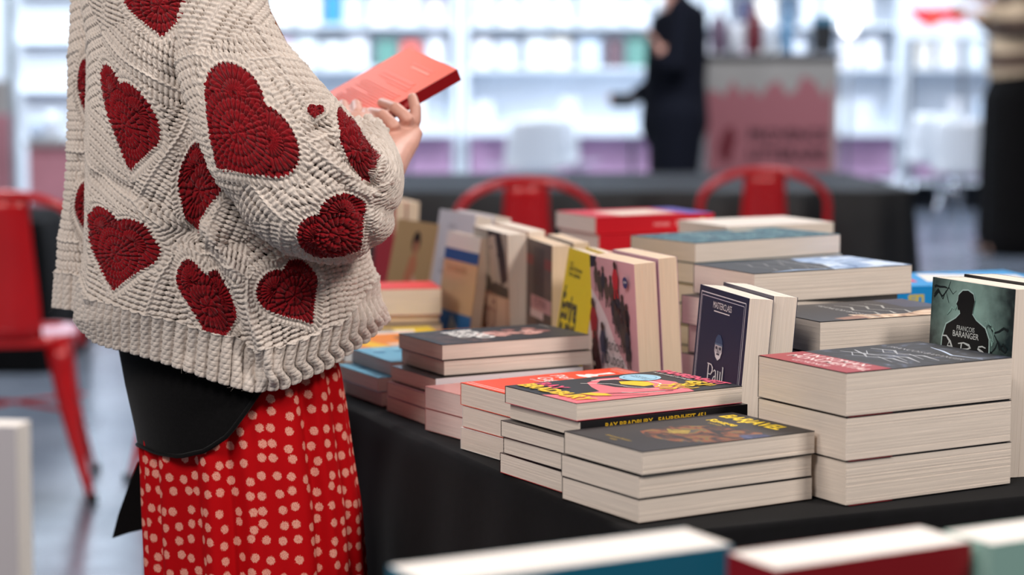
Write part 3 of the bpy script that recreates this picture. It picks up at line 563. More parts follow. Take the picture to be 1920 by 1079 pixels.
# ---------------------------------------------------------------- near books, far out of focus, on a table of their own
FA = Vector((math.cos(R(20)), math.sin(R(20)), 0)); FB = Vector((-FA.y, FA.x, 0)); F0 = Vector((-.62, .62, 0)); FH = .64
table('display_table', F0, FA, FB, 1.6, .75, FH, 'nearest table, below the frame, carrying the blurred standing books')
draped('tablecloth', F0, FA, FB, 1.6, .75, FH + .002, 'black cloth on the nearest table below the blurred books', seed=9)
def near(label, right, z, ang, W, T, cov, **kw):
    """standing book whose cover faces the aisle; right = its near right head corner in view"""
    a = Vector((math.cos(R(ang)), math.sin(R(ang)), 0)); Z = Vector((a.y, -a.x, 0)); L = z - FH - .0035; p = Vector(at_height(*right, z)); o = p - a * W - Z * T; o.z = FH + .0035
    return book(label, None, frame(o, a, Vector((0, 0, 1)), Z), W, L, T, cover=cov, pages='white', rough=.5, **kw)
near('thick book with a teal cover standing in the foreground, blurred at the bottom edge', (1374, 1022), .88, 28.6, .236, .060, (0, 104, 132))
near('thick book with a dark red cover standing in the foreground, blurred at the bottom edge', (1822, 1016), .88, 29, .168, .056, (140, 0, 16))
near('pale green book standing in the foreground, cut by the right frame edge', (2080, 990), .88, 29, .110, .050, (150, 190, 180))
b, fr = upright('white book standing at the left, blurred close to the lens', None, (-40, 805), (30, 800), .16, .30, .03, lean=1, base=FH + .0035, ang=-8, cover=(206, 200, 204), pages='white')
# ================================================================== red metal chairs
red_paint = mat('red_lacquered_steel', (214, 8, 18), .3, coat=.5, metal=.1, noise=(4, .08))
def chair(px, D, rot, label, floor_pad=True):
    p = at_depth(px, 500, D); t = empty('metal_chair', M=Matrix.Translation((p[0], p[1], 0)) @ Matrix.Rotation(R(rot), 4, 'Z')); tag(t, label, 'chair')
    # local: back at y=0, seat towards +y, back height .83, seat height .45
    m = MB(); hw = .205; pts = [(-hw + .012, .015, .43)]
    pts += [(-hw, 0, .56), (-hw, -.022, .68)] + [(-hw * math.cos(R(a)) * (1 if a not in (0, 180) else 1), -.03 - .028 * math.sin(R(a)), .735 + .112 * math.sin(R(a))) for a in range(0, 181, 15)] + [(hw, -.022, .68), (hw, 0, .56), (hw - .012, .015, .43)]
    m.tube(pts, .0125, red_paint, 12).build('back_frame', t, smooth=True)
    m = MB(); n = 10; vs = []
    for i in range(n + 1):
        z = .445 + (.838 - .445) * i / n; y = .012 - .062 * (i / n) ** 1.2; w_ = .078 + .012 * math.cos(i / n * 3.1)
        for j in range(7):
            u = j / 6 * 2 - 1; vs.append((u * w_, y - .012 * (1 - u * u), z))
    fs = [(i * 7 + j, i * 7 + j + 1, (i + 1) * 7 + j + 1, (i + 1) * 7 + j) for i in range(n) for j in range(6)]
    o = m.add(vs, fs, red_paint).build('back_splat', t, smooth=True); so = o.modifiers.new('s', 'SOLIDIFY'); so.thickness = .003
    m = MB(); N = 40; ring = lambda r, z, k=4: [(math.copysign(abs(math.cos(q)) ** (2 / k), math.cos(q)) * r, .185 + math.copysign(abs(math.sin(q)) ** (2 / k), math.sin(q)) * r * .98, z) for q in [2 * math.pi * i / N for i in range(N)]]
    rs = [ring(.178, .425), ring(.182, .446), ring(.176, .452), ring(.16, .452), ring(.145, .446), ring(.02, .446)]
    vs = [v for r in rs for v in r]; fs = [(i * N + j, i * N + (j + 1) % N, (i + 1) * N + (j + 1) % N, (i + 1) * N + j) for i in range(5) for j in range(N)] + [tuple(5 * N + j for j in range(N))]
    m.add(vs, fs, red_paint).build('seat', t, smooth=True)
    for sx in (-1, 1):
        for sy in (-1, 1):
            m = MB(); top = Vector((sx * .160, .185 + sy * .155, .440)); bot = Vector((sx * .215, .185 + sy * .222, .012)); vs = []
            for i in range(9):
                k = i / 8; c = top.lerp(bot, k); c += Vector((sx, sy, 0)) * (-.012 * math.sin(k * math.pi)); w_ = .052 * (1 - k) ** 1.1 + .014
                vs += [c + Vector((-sx * w_, 0, 0)), c + Vector((-sx * w_ * .35, sy * .003, 0)), c, c + Vector((sx * .003, -sy * w_ * .35, 0)), c + Vector((0, -sy * w_, 0))]
            fs = [(i * 5 + j, i * 5 + j + 1, (i + 1) * 5 + j + 1, (i + 1) * 5 + j) for i in range(8) for j in range(4)]
            o = m.add(vs, fs, red_paint).build('leg', t, smooth=True); so = o.modifiers.new('s', 'SOLIDIFY'); so.thickness = .004
            MB().tube([bot + Vector((0, 0, -.012)), bot + Vector((0, 0, .012))], .014, mat('black_rubber', (20, 20, 20), .7), 10).build('foot_cap', o, smooth=True)
    for sx in (-1, 1): MB().tube([(sx * .19, .02, .24), (0, .185, .25), (sx * -.19, .35, .24)], .006, red_paint, 8).build('cross_brace', t, smooth=True)
    return t
chair(985, 6.35, 4, 'red metal chair with curved back, behind the standing row of paperbacks')
chair(1430, 6.9, -3, 'red metal chair with curved back, behind the teal sea-cover pile')
chair(12, 5.72, 10, 'red metal chair cut by the left edge, its leg splayed out on the floor')
chair(378, 6.05, 3, 'red metal chair mostly hidden behind the heart cardigan, one leg showing')
# ---------------------------------------------------------------- black table behind the chairs
P0 = at_height(1690, 352, .74); BT0 = Vector((-.55, 7.35, 0)); adir = Vector((1, .055, 0)).normalized(); bdir = Vector((-adir.y, adir.x, 0))
table('long_table', BT0, adir, bdir, 1.95, 1.1, .745, 'long table under black cloth behind the two red chairs')
draped('tablecloth', BT0, adir, bdir, 1.95, 1.1, .747, 'black cloth draped over the long table behind the red chairs', seed=21, wav=.03, cm=mat('satin_black_cloth', (22, 23, 26), .55, spec=.6, noise=(30, .2)))
draped('bench_cloth', Vector((-2.75, 8.1, 0)), Vector((1, 0, 0)), Vector((0, 1, 0)), .95, .8, .585, 'black cloth over a low bench behind the left red chair', seed=4)
bn = empty('low_bench', (-2.75, 8.1, 0)); tag(bn, 'low bench hidden under black cloth behind the left red chair', 'bench')
MB().box((.02, .02, .54), (.93, .78, .58), mat('folding_table_top', (205, 203, 198))).build('bench_top', bn)
for x in (.06, .88):
    for y in (.06, .72): MB().box((x - .02, y - .02, 0), (x + .02, y + .02, .54), steel).build('leg', bn)
# ---------------------------------------------------------------- white shelving along the back
SD = 16.5
def bx(px0, px1, y0=None): return (px0 - 960) / F_PX * SD, (px1 - 960) / F_PX * SD
def zz(py, D=SD): return CAM_H - (py - 100) / F_PX * D
lilac = mat('lilac_panel', (206, 164, 200), .75, noise=(2, .08)); rose = mat('rose_fabric_panel', (190, 128, 136), .85, noise=(3, .08))
units = [(495, 862), (866, 1300), (1304, 1690), (1694, 2080)]
for k, (a, b) in enumerate(units):
    x0, x1 = bx(a, b); u = empty('bookshelf_unit', (x0, SD, 0)); tag(u, ['white shelf unit nearest the heart cardigan, lilac panels below', 'white shelf unit behind the red chair backs, left of the dark suit', 'white shelf unit behind the rose poster counter', 'white shelf unit behind the person at the right edge'][k], 'shelf')
    w_ = x1 - x0
    for x in (0, w_ - .05): MB().box((x, 0, .0), (x + .05, .42, 2.9), wood_white).build('side_panel', u, bevel=.004)
    MB().box((.05, .40, .3), (w_ - .05, .42, 2.9), wood_white).build('back_panel', u)
    for z in (.24, .62, 1.11, 1.44, 1.80, 2.15, 2.5, 2.86):
        d0 = -.22 if z == .62 else 0; MB().box((.05, d0, z - .028), (w_ - .05, .40, z + (.03 if z == .62 else 0)), wood_white).build('shelf', u, bevel=.003)
    n = 4
    for i in range(n):
        MB().box((.05 + (w_ - .1) * i / n + .016, .01, .27), (.05 + (w_ - .1) * (i + 1) / n - .016, .03, .585), lilac).build('door', u, bevel=.003)
    MB().box((.05, .3, 0), (w_ - .05, .32, .21), mat('painted_void_shade', (24, 28, 36), .8)).build('under_shelf_shade', u)  # dark sheet whose colour stands for shade in the void under the shelves
pal = [(238, 238, 244), (226, 230, 242), (244, 240, 244), (222, 226, 236), (236, 214, 228), (206, 220, 238), (244, 236, 226), (214, 202, 226), (230, 236, 240), (240, 244, 248)]
acc = [(70, 110, 180), (52, 74, 96), (30, 130, 170), (140, 96, 120), (96, 70, 80), (226, 96, 80), (40, 44, 78), (90, 140, 130), (196, 60, 90), (120, 120, 160)]
q = random.Random(21); used = set(); nb = 0
def shelf_book(x, z, w_, h, rgb, label, group, lean=8, y=SD + .10):
    z += .004; m = mat('cover_%02x%02x%02x' % tuple(rgb), rgb, .45); T = .022
    mb = MB(); mb.box((0, 0, 0), (w_, .001, h), m); mb.box((.001, .001, .001), (w_ - .002, T - .001, h - .002), page_mat('white')); mb.box((0, T - .001, 0), (w_, T, h), m)
    o = mb.build('display_book', M=Matrix.Translation((x, y, z + .001)) @ Matrix.Rotation(R(-lean), 4, 'X')); return tag(o, label, 'book', group)
pn = ['white', 'pale blue', 'off-white', 'pale grey', 'pale pink', 'light blue', 'cream', 'pale violet', 'mint white', 'bluish white']; an = ['blue', 'slate', 'turquoise', 'mauve', 'plum', 'coral', 'navy', 'sea green', 'raspberry', 'grey blue']
un = ['bookcase nearest the cardigan', 'bookcase beside the suited person', 'bookcase behind the poster', 'bookcase at the right edge']; od = 'first second third fourth fifth sixth seventh eighth ninth tenth eleventh twelfth'.split()
for z, zn in ((1.111, 'middle shelf'), (1.441, 'upper shelf'), (.651, 'deep bottom shelf')):
    for ui, (a, b) in enumerate(units):
        x0, x1 = bx(a, b); x = x0 + .09; cnt = 0
        while x < x1 - .22:
            w_ = q.uniform(.12, .17); h = q.uniform(.19, .25); i_ = q.randrange(10)
            c, cn = (acc[i_], an[i_]) if q.random() < .13 else (pal[i_], pn[i_])
            if z < .7 and q.random() < .25: x += w_ + .1; continue
            shelf_book(x, z, w_, h, c, f'{cn} book, {od[cnt]} from the left on {zn}, {un[ui]}', f'books on the {zn} along the back', y=SD + (.08 if z > .7 else -.02)); x += w_ + q.uniform(.02, .07); cnt += 1
# ---------------------------------------------------------------- poster counter with things on it
CD = 11.75
def cx(px, D=CD): return (px - 960) / F_PX * D
pc = empty('poster_counter', (cx(1322), CD, 0)); tag(pc, 'counter faced with a rose poster dripping white, dark lettering near its foot', 'counter'); cw = cx(1570) - cx(1322)
greyw = mat('warm_grey_board', (150, 146, 142), .6, noise=(3, .06))
MB().box((0, 0, .02), (cw, .45, 1.195), greyw).build('body', pc, bevel=.01); MB().box((-.02, -.03, 1.195), (cw + .02, .48, 1.222), mat('grey_counter_top', (96, 94, 96), .4, noise=(4, .1))).build('counter_top', pc, bevel=.006)
m = MB(); ro = ink((150, 92, 98), .6); h = lambda py: zz(py, CD)
m.add([(0.01, -.002, .04), (cw - .03, -.002, .04)] + [(x * (cw - .04) + .01, -.002, z) for x, z in [(1, h(150)), (.93, h(182)), (.86, h(155)), (.76, h(140)), (.70, h(170)), (.64, h(178)), (.56, h(150)), (.48, h(160)), (.42, h(182)), (.34, h(160)), (.28, h(178)), (.20, h(150)), (.13, h(180)), (.06, h(168)), (0, h(170))]], [tuple(range(17))], ro)
m.add([(x * cw, -.004, z) for x, z in [(.12, h(300)), (.10, h(275)), (.15, h(240)), (.20, h(235)), (.23, h(255)), (.20, h(285)), (.18, h(305))]], [tuple(range(7))], ink((96, 24, 34), .6)); m.build('poster', pc)
for txt, z in (('PROVENCE', h(262)), ('LITTERAIRE', h(298))):
    v, f = glyphs(txt, .03); sc = .088; v = v * sc; v[:, 0] *= (cw * .60) / v[:, 0].max()
    MB().add([(cw * .32 + x, -.006, z + y) for x, y in v], f, ink((58, 30, 38), .6)).build('lettering', pc)
def bottle(px, D, z, h, r, rgb, label, cat='bottle', neck=True):
    mb = MB(); m_ = mat('ctr_%02x%02x%02x' % tuple(rgb), rgb, .3, coat=.4); prof = [(r * .9, 0), (r, .01), (r, h * .6), (r * .8, h * .7), (r * .35, h * .8), (r * .35, h)] if neck else [(r * .7, 0), (r * .9, .02), (r, h * .5), (r * .9, h)]
    mb.tube([(0, 0, a[1]) for a in prof], [a[0] for a in prof], m_, 16); o = mb.build(label.split(',')[0].split(' ')[-1] if False else ('bottle' if neck else 'vase'), smooth=True, loc=(cx(px, D), D, z)); return tag(o, label, cat)
ct = 1.2235
bottle(1345, CD + .2, ct, .26, .05, (110, 90, 110), 'dull violet bottle, first from the suited person on the poster counter')
bottle(1378, CD + .15, ct, .17, .045, (226, 230, 238), 'white vase beside the red one on the poster counter', 'vase', False)
bottle(1410, CD + .2, ct, .28, .05, (110, 40, 50), 'dark red bottle with a green foot at the middle of the poster counter'); 
bottle(1440, CD + .15, ct, .15, .04, (214, 224, 236), 'small pale vase between the red and blue bottles on the counter', 'vase', False)
bottle(1472, CD + .2, ct, .27, .035, (110, 160, 200), 'tall light blue bottle on the poster counter')
bk = empty('black_box', (cx(1520, CD + .2), CD + .15, ct)); tag(bk, 'black box with a teal edge at the end of the poster counter', 'box'); MB().box((0, 0, 0), (.11, .08, .19), mat('black_card', (18, 22, 28), .5)).build('body', bk, bevel=.003); MB().box((-.004, -.004, .16), (.114, .084, .20), mat('teal_card', (60, 120, 150), .5)).build('lid', bk, bevel=.002)
# round lamp
lp = empty('round_lamp', (cx(1587, 14), 14.0, 0)); tag(lp, 'round glowing white lamp on a thin stand right of the poster counter', 'lamp')
MB().tube([(0, 0, 0), (0, 0, .02)], .14, steel, 24).build('base', lp, smooth=False); MB().tube([(0, 0, .02), (0, 0, 1.34)], .012, steel, 10).build('pole', lp, smooth=True)
mb = MB(); ng = 12; mb.tube([(0, 0, zz(50, 14) - .055 * math.cos(math.pi * i / ng)) for i in range(ng + 1)], [max(.002, .055 * math.sin(math.pi * i / ng)) for i in range(ng + 1)], mat('lamp_glow', (255, 252, 248), .3, emit=5), 20); mb.build('globe', lp, smooth=True)
# magazine display at the right, white plastic chairs
x = cx(1684, 16); mg = empty('magazine_board', (x, 15.9, zz(72, 16))); tag(mg, 'white display board with a red and pink picture, top right', 'display board')
mb = MB(); mb.box((0, 0, 0), (.62, .02, .28), wood_white); mb.build('board', mg); [MB().box((u, .021, -zz(72, 16)), (u + .03, .045, .1), steel).build('post', mg) for u in (.05, .44)]; mb = MB(); mb.add([(.02, -.002, .22), (.40, -.002, .22), (.47, -.002, .10), (.30, -.002, .13), (.20, -.002, .07), (.10, -.002, .13)], [tuple(range(6))], ink((226, 40, 60))); mb.add([(.16, -.004, .16), (.22, -.004, .09), (.28, -.004, .16)], [(0, 1, 2)], ink((250, 110, 70))); mb.build('picture', mg)
def plastic_chair(px, D, rot, label):
    t = empty('plastic_chair', M=Matrix.Translation((cx(px, D), D, 0)) @ Matrix.Rotation(R(rot), 4, 'Z')); tag(t, label, 'chair', 'white plastic chairs'); wp = mat('white_plastic', (240, 244, 250), .12, coat=.8)
    N, K = 14, 12; vs = []
    for i in range(N + 1):
        k = i / N; s = min(1, k / .5); y = .22 - .42 * s if k <= .5 else -.20 - .09 * (k - .5) * 2; z = .44 if k <= .5 else .44 + .36 * (k - .5) * 2; w_ = .21 * (1 - .25 * max(0, k - .8) * 5 * .6)
        for j in range(K + 1):
            u = j / K * 2 - 1; vs.append((u * w_, y + (.05 * u * u if k > .5 else 0), z + .03 * u * u * (1 if k <= .5 else 0)))
    fs = [(i * (K + 1) + j, i * (K + 1) + j + 1, (i + 1) * (K + 1) + j + 1, (i + 1) * (K + 1) + j) for i in range(N) for j in range(K)]
    o = MB().add(vs, fs, wp).build('seat_shell', t, smooth=True); so = o.modifiers.new('s', 'SOLIDIFY'); so.thickness = .008
    for sx in (-1, 1):
        for sy in (-1, 1): MB().tube([(sx * .12, sy * .12, .43), (sx * .22, sy * .22, 0)], .012, mat('chrome', (200, 204, 212), .12, metal=1), 10).build('leg', t, smooth=True)
plastic_chair(985, 14.2, 20, 'glossy white plastic chair in front of the lilac panels, further left'); plastic_chair(1052, 14.8, -25, 'glossy white plastic chair beside another before the lilac panels')
plastic_chair(1735, 15.2, 10, 'glossy white plastic chair before the shelves, right of the poster counter'); plastic_chair(1815, 13.9, -20, 'glossy white plastic chair nearest the dark trousered person')
# left background: bright partition, post, rose counter
lw = empty('bright_partition', (cx(-200, 15), 15, 0)); tag(lw, 'bright white partition behind the left edge of the cardigan', 'partition')
MB().box((0, 0, .0), (cx(210, 15) - cx(-200, 15), .08, 3.2), wood_white).build('panel', lw)
for px in (28,): MB().box((cx(px - 6, 15) - cx(-200, 15), -.06, 0), (cx(px + 6, 15) - cx(-200, 15), -.001, 3.2), mat('grey_post', (110, 116, 120), .5, noise=(3, .1))).build('post', lw)
for i in range(3): MB().box((cx(45, 15) - cx(-200, 15), -.10, .95 - .3 * i * 0 + i * .34), (cx(205, 15) - cx(-200, 15), -.001, .965 + i * .34), wood_white).build('shelf_ledge', lw)
rc = empty('rose_counter', (cx(52, 13.5), 13.5, 0)); tag(rc, 'dull rose counter behind the left sleeve, above the red chair', 'counter')
wr = cx(240, 13.5) - cx(52, 13.5); MB().box((0, 0, 0), (wr, .5, zz(272, 13.5)), rose).build('body', rc, bevel=.01); MB().box((-.01, -.02, zz(272, 13.5)), (wr + .01, .52, zz(262, 13.5)), greyw).build('counter_top', rc)
for i, px in enumerate((70, 100)): bottle(px, 13.6, zz(262, 13.5) + .001, .13 + .05 * i, .05, ((200, 214, 232), (228, 234, 244))[i], ('bluish vase standing on the rose counter, further from the cardigan', 'whitish vase standing on the rose counter, nearer the cardigan')[i], 'vase', False)
r2 = empty('beige_banner', (cx(-120, 13), 13.0, 0)); tag(r2, 'beige banner turning rose below, at the far left edge', 'banner'); wr = cx(20, 13) - cx(-120, 13)
MB().box((0, 0, zz(212, 13)), (wr, .03, zz(150, 13)), mat('beige_board', (176, 168, 164), .7, noise=(3, .05))).build('upper_board', r2); MB().box((0, 0, 0), (wr, .03, zz(212, 13) - .002), rose).build('lower_board', r2)
# ================================================================== people in the background
def smooth_body(name, parts, parent, m, voxel=.012, it=6):
    """tapered limbs fused into one continuous skin: parts = list of (points, radii)"""
    mb = MB()
    for pts, rad in parts:
        k = 4; P = []; Rr = []
        for i in range(len(pts) - 1):
            for j in range(k):
                t = j / k; P.append(Vector(pts[i]).lerp(Vector(pts[i + 1]), t)); a = rad[i]; b = rad[i + 1]; a = a if isinstance(a, tuple) else (a, a); b = b if isinstance(b, tuple) else (b, b); Rr.append((a[0] + (b[0] - a[0]) * t, a[1] + (b[1] - a[1]) * t))
        P.append(Vector(pts[-1])); b = rad[-1]; Rr.append(b if isinstance(b, tuple) else (b, b))
        t0 = (P[0] - P[1]).normalized(); t1 = (P[-1] - P[-2]).normalized(); r0 = min(Rr[0]); r1 = min(Rr[-1])
        P = [P[0] + t0 * r0 * .8, P[0] + t0 * r0 * .5] + P + [P[-1] + t1 * r1 * .5, P[-1] + t1 * r1 * .8]; Rr = [(Rr[0][0] * .35, Rr[0][1] * .35), (Rr[0][0] * .82, Rr[0][1] * .82)] + Rr + [(Rr[-1][0] * .82, Rr[-1][1] * .82), (Rr[-1][0] * .35, Rr[-1][1] * .35)]
        mb.tube(P, Rr, m, 16)
    o = mb.build('tmp_body'); r = o.modifiers.new('r', 'REMESH'); r.mode = 'VOXEL'; r.voxel_size = voxel; s = o.modifiers.new('s', 'SMOOTH'); s.factor = .5; s.iterations = it
    bpy.context.view_layer.update(); me = bpy.data.meshes.new_from_object(o.evaluated_get(bpy.context.evaluated_depsgraph_get())); bpy.data.objects.remove(o)
    me.name = name; me.polygons.foreach_set('use_smooth', [True] * len(me.polygons)); ob = bpy.data.objects.new(name, me); COL.objects.link(ob)
    if parent: ob.parent = parent
    return ob
skin_w = mat('skin', (214, 160, 142), .5, noise=(30, .06), sheen=.1); navy = mat('dark_navy_wool', (12, 15, 27), .9, noise=(40, .12), spec=.2)
def head_parts(c, f):
    """skull, jaw, nose, ears round centre c, facing unit vector f"""
    c = Vector(c); f = Vector(f).normalized(); s = Vector((-f.y, f.x, 0)); up = Vector((0, 0, 1))
    return [([c + up * .07 - f * .01, c + up * .03, c - up * .01], [(.066, .074), (.078, .084), (.072, .076)]), ([c - up * .01 + f * .015, c - up * .06 + f * .03, c - up * .095 + f * .045], [(.066, .07), (.056, .058), (.03, .034)]),
            ([c + f * .08 + up * .01, c + f * .105 - up * .025], [.009, .013]), ([c + s * .078 - up * .0, c + s * .08 - up * .03], [.013, .01]), ([c - s * .078, c - s * .08 - up * .03], [.013, .01]), ([c + f * .07 - up * .055 + s * .02, c + f * .078 - up * .055, c + f * .07 - up * .055 - s * .02], [.008, .01, .008])]
def eyes(c, f, parent):
    c = Vector(c); f = Vector(f).normalized(); s = Vector((-f.y, f.x, 0))
    for k in (-1, 1):
        e = c + f * .076 + s * .031 * k + Vector((0, 0, .012)); mb = MB(); mb.tube([e - f * .01, e - f * .004, e + f * .003, e + f * .007], [.004, .011, .010, .003], mat('eye_white', (230, 226, 222), .2), 12); mb.tube([e + f * .006, e + f * .0085], [.005, .004], mat('iris', (50, 36, 28), .2), 10); mb.build('eye', parent, smooth=True)
def simple_hand(w0, d, n, r=.0085):
    """palm and five fingers from wrist w0 along d; n = palm normal"""
    w0 = Vector(w0); d = Vector(d).normalized(); n = Vector(n).normalized(); s = d.cross(n).normalized(); P = [([w0, w0 + d * .03, w0 + d * .075], [(.018, .026), (.016, .036), (.013, .038)])]
    for i, (o, L) in enumerate(((-.027, .060), (-.009, .072), (.009, .068), (.027, .052))):
        b = w0 + d * .07 + s * o; k = b + d * L * .5 + n * .006; P.append(([b, k, k + d * L * .3 + n * .016, k + d * L * .45 + n * .03], [r, r * .95, r * .85, r * .7]))
    b = w0 + d * .025 - s * .028; P.append(([b, b + d * .03 - s * .022 + n * .008, b + d * .055 - s * .026 + n * .02], [r * 1.3, r * 1.1, r * .85])); return P
# ---- suited person
D = 11.35; X = lambda px: (px - 960) / F_PX * D
mx, hx = X(1268), X(1262); man = empty('person', (mx, D, 0)); tag(man, 'person in a dark navy suit, seen side on before the white shelves', 'person')
def Lp(px, py, dy=0): return (X(px) - mx, dy, CAM_H - (py - 100) / F_PX * D)
hc = Vector(Lp(1250, -62)); fw = Vector((-1, -.15, 0))
legs = []
for s in (-1, 1): legs.append(([(.0, s * .09, .86), (-.02, s * .10, .48), (.02, s * .11, .09)], [.085, .06, .042])); legs.append(([(.02, s * .11, .06), (-.14, s * .12, .035)], [.04, .03]))
body = smooth_body('body', [([Lp(1262, 190), Lp(1264, 90), Lp(1266, 30), Lp(1262, 10)], [(.13, .15), (.11, .14), (.12, .17), (.07, .12)]), ([Lp(1262, 5), hc - Vector((0, 0, .05))], [.055, .05]), ([Lp(1266, 20, -.17), Lp(1250, 120, -.22), Lp(1232, 96, -.20)], [.05, .04, .03]), ([Lp(1266, 20, .17), Lp(1245, 140, .22), Lp(1184, 183, .16)], [.05, .04, .026])] + legs + head_parts(hc, fw)
    + simple_hand(Lp(1232, 100, -.20), (-.4, 0, .9), (-1, 0, 0)) + simple_hand(Lp(1186, 183, .16), (-1, 0, -.05), (0, -1, 0), .007), man, skin_w, .011); eyes(hc, fw, man)
smooth_body('hair', [([hc + Vector((.02, 0, .06)), hc + Vector((.05, 0, .0)), hc + Vector((.055, 0, -.05))], [(.085, .085), (.055, .08), (.04, .06)])], man, mat('dark_hair', (36, 26, 22), .6, noise=(60, .3)), .012)
smooth_body('shirt', [([Lp(1245, 60), Lp(1252, 12)], [(.09, .10), (.05, .07)])], man, mat('white_shirt', (232, 236, 244), .7), .012)
smooth_body('suit_jacket', [([Lp(1264, 232), Lp(1264, 150), Lp(1268, 85), Lp(1272, 28), Lp(1268, 6)], [(.185, .19), (.165, .18), (.165, .19), (.145, .19), (.07, .12)]), ([Lp(1270, 20, -.17), Lp(1258, 128, -.23), Lp(1236, 112, -.21)], [.072, .062, .048]), ([Lp(1268, 20, .17), Lp(1246, 150, .23), Lp(1196, 181, .165)], [.072, .062, .045])], man, navy, .012)
smooth_body('trousers', [([Lp(1262, 200), Lp(1262, 240)], [(.17, .16), (.18, .17)])] + [([(.0, s * .085, .90), (-.02, s * .10, .48), (.02, s * .11, .10)], [.15, .12, .09]) for s in (-1, 1)], man, navy, .014)
for s in (-1, 1): smooth_body('shoe', [([(.05, s * .11, .04), (-.06, s * .115, .035), (-.16, s * .12, .028)], [(.04, .042), (.034, .045), (.025, .035)])], man, mat('black_leather', (14, 13, 14), .3, coat=.5), .01)
ph = empty('dark_folder', (X(1163), D - .06, CAM_H - (186 - 100) / F_PX * D)); tag(ph, 'flat dark folder held out by the suited person', 'folder'); MB().box((-.055, -.012, -.04), (.07, -.002, .035), mat('black_card', (18, 22, 28))).build('cover', ph, bevel=.003); MB().box((-.053, -.0015, -.038), (.066, .008, .032), page_mat('white')).build('sheets', ph)
# ---- person at the right edge
D = 13.0; X = lambda px: (px - 960) / F_PX * D
mx = X(1893); wm = empty('person', (mx, D, 0)); tag(wm, 'person in a brown and beige sweater with wide black trousers at the right edge', 'person')
hc = Vector(Lp(1898, -140)); fw = Vector((-1, -.3, 0)); legs = []
for s in (-1, 1): legs.append(([(.0, s * .09, .90), (-.0, s * .11, .5), (.02, s * .12, .09)], [.09, .062, .042])); legs.append(([(.02, s * .12, .06), (-.14, s * .13, .035)], [.04, .03]))
smooth_body('body', [([Lp(1900, 170), Lp(1900, 90), Lp(1900, -20), Lp(1898, -60)], [(.14, .15), (.11, .13), (.13, .17), (.06, .11)]), ([Lp(1898, -60), hc - Vector((0, 0, .05))], [.05, .05]), ([Lp(1900, -30, -.18), Lp(1880, 40, -.22), Lp(1816, 4, -.2)], [.045, .038, .028]), ([Lp(1900, -30, .18), Lp(1880, 60, .22), Lp(1824, 20, .2)], [.045, .038, .028])] + legs + head_parts(hc, fw)
    + simple_hand(Lp(1820, 6, -.2), (-.9, 0, .4), (0, 1, 0)) + simple_hand(Lp(1826, 20, .2), (-1, 0, .1), (0, -1, 0)), wm, skin_w, .011); eyes(hc, fw, wm)
smooth_body('hair', [([hc + Vector((.02, 0, .07)), hc + Vector((.05, 0, .0)), hc + Vector((.06, 0, -.16))], [(.085, .085), (.06, .085), (.04, .07)])], wm, mat('brown_hair', (92, 58, 38), .6, noise=(60, .3)), .012)
swt = bpy.data.materials.new('patterned_knit'); swt.use_nodes = True; nt = swt.node_tree; b_ = nt.nodes['Principled BSDF']; b_.inputs['Roughness'].default_value = .9
tc = nt.nodes.new('ShaderNodeTexCoord'); wv = nt.nodes.new('ShaderNodeTexWave'); wv.bands_direction = 'Z'; wv.inputs['Scale'].default_value = 1.6; wv.inputs['Distortion'].default_value = 2.5; wv.inputs['Detail'].default_value = 1; cr = nt.nodes.new('ShaderNodeValToRGB'); cr.color_ramp.elements[0].color = lin((92, 72, 60)); cr.color_ramp.elements[0].position = .45; cr.color_ramp.elements[1].color = lin((206, 180, 150)); cr.color_ramp.elements[1].position = .6
nt.links.new(tc.outputs['Object'], wv.inputs[0]); nt.links.new(wv.outputs[0], cr.inputs[0]); nt.links.new(cr.outputs[0], b_.inputs['Base Color'])
smooth_body('sweater', [([Lp(1898, 128), Lp(1900, 80), Lp(1900, 10), Lp(1900, -30), Lp(1898, -55)], [(.175, .19), (.16, .19), (.16, .20), (.14, .20), (.06, .12)]), ([Lp(1902, -30, -.18), Lp(1884, 55, -.25), Lp(1842, 22, -.22)], [.08, .075, .05]), ([Lp(1900, -30, .18), Lp(1886, 60, .24), Lp(1846, 32, .22)], [.08, .07, .05])], wm, swt, .013)
blk = mat('black_trouser_cloth', (13, 11, 11), .9, noise=(20, .15), spec=.15)
smooth_body('trousers', [([Lp(1900, 112), Lp(1902, 150), Lp(1902, 200)], [(.14, .16), (.17, .18), (.17, .18)])] + [([(.0, s * .085, .95), (-.0, s * .11, .5), (.0, s * .12, .10)], [.16, .165, .17]) for s in (-1, 1)], wm, blk, .014)
for s in (-1, 1): smooth_body('shoe', [([(.07, s * .12, .045), (-.06, s * .125, .035), (-.17, s * .13, .028)], [(.042, .042), (.034, .045), (.022, .03)])], wm, mat('brown_leather', (96, 64, 40), .4, coat=.3), .01)
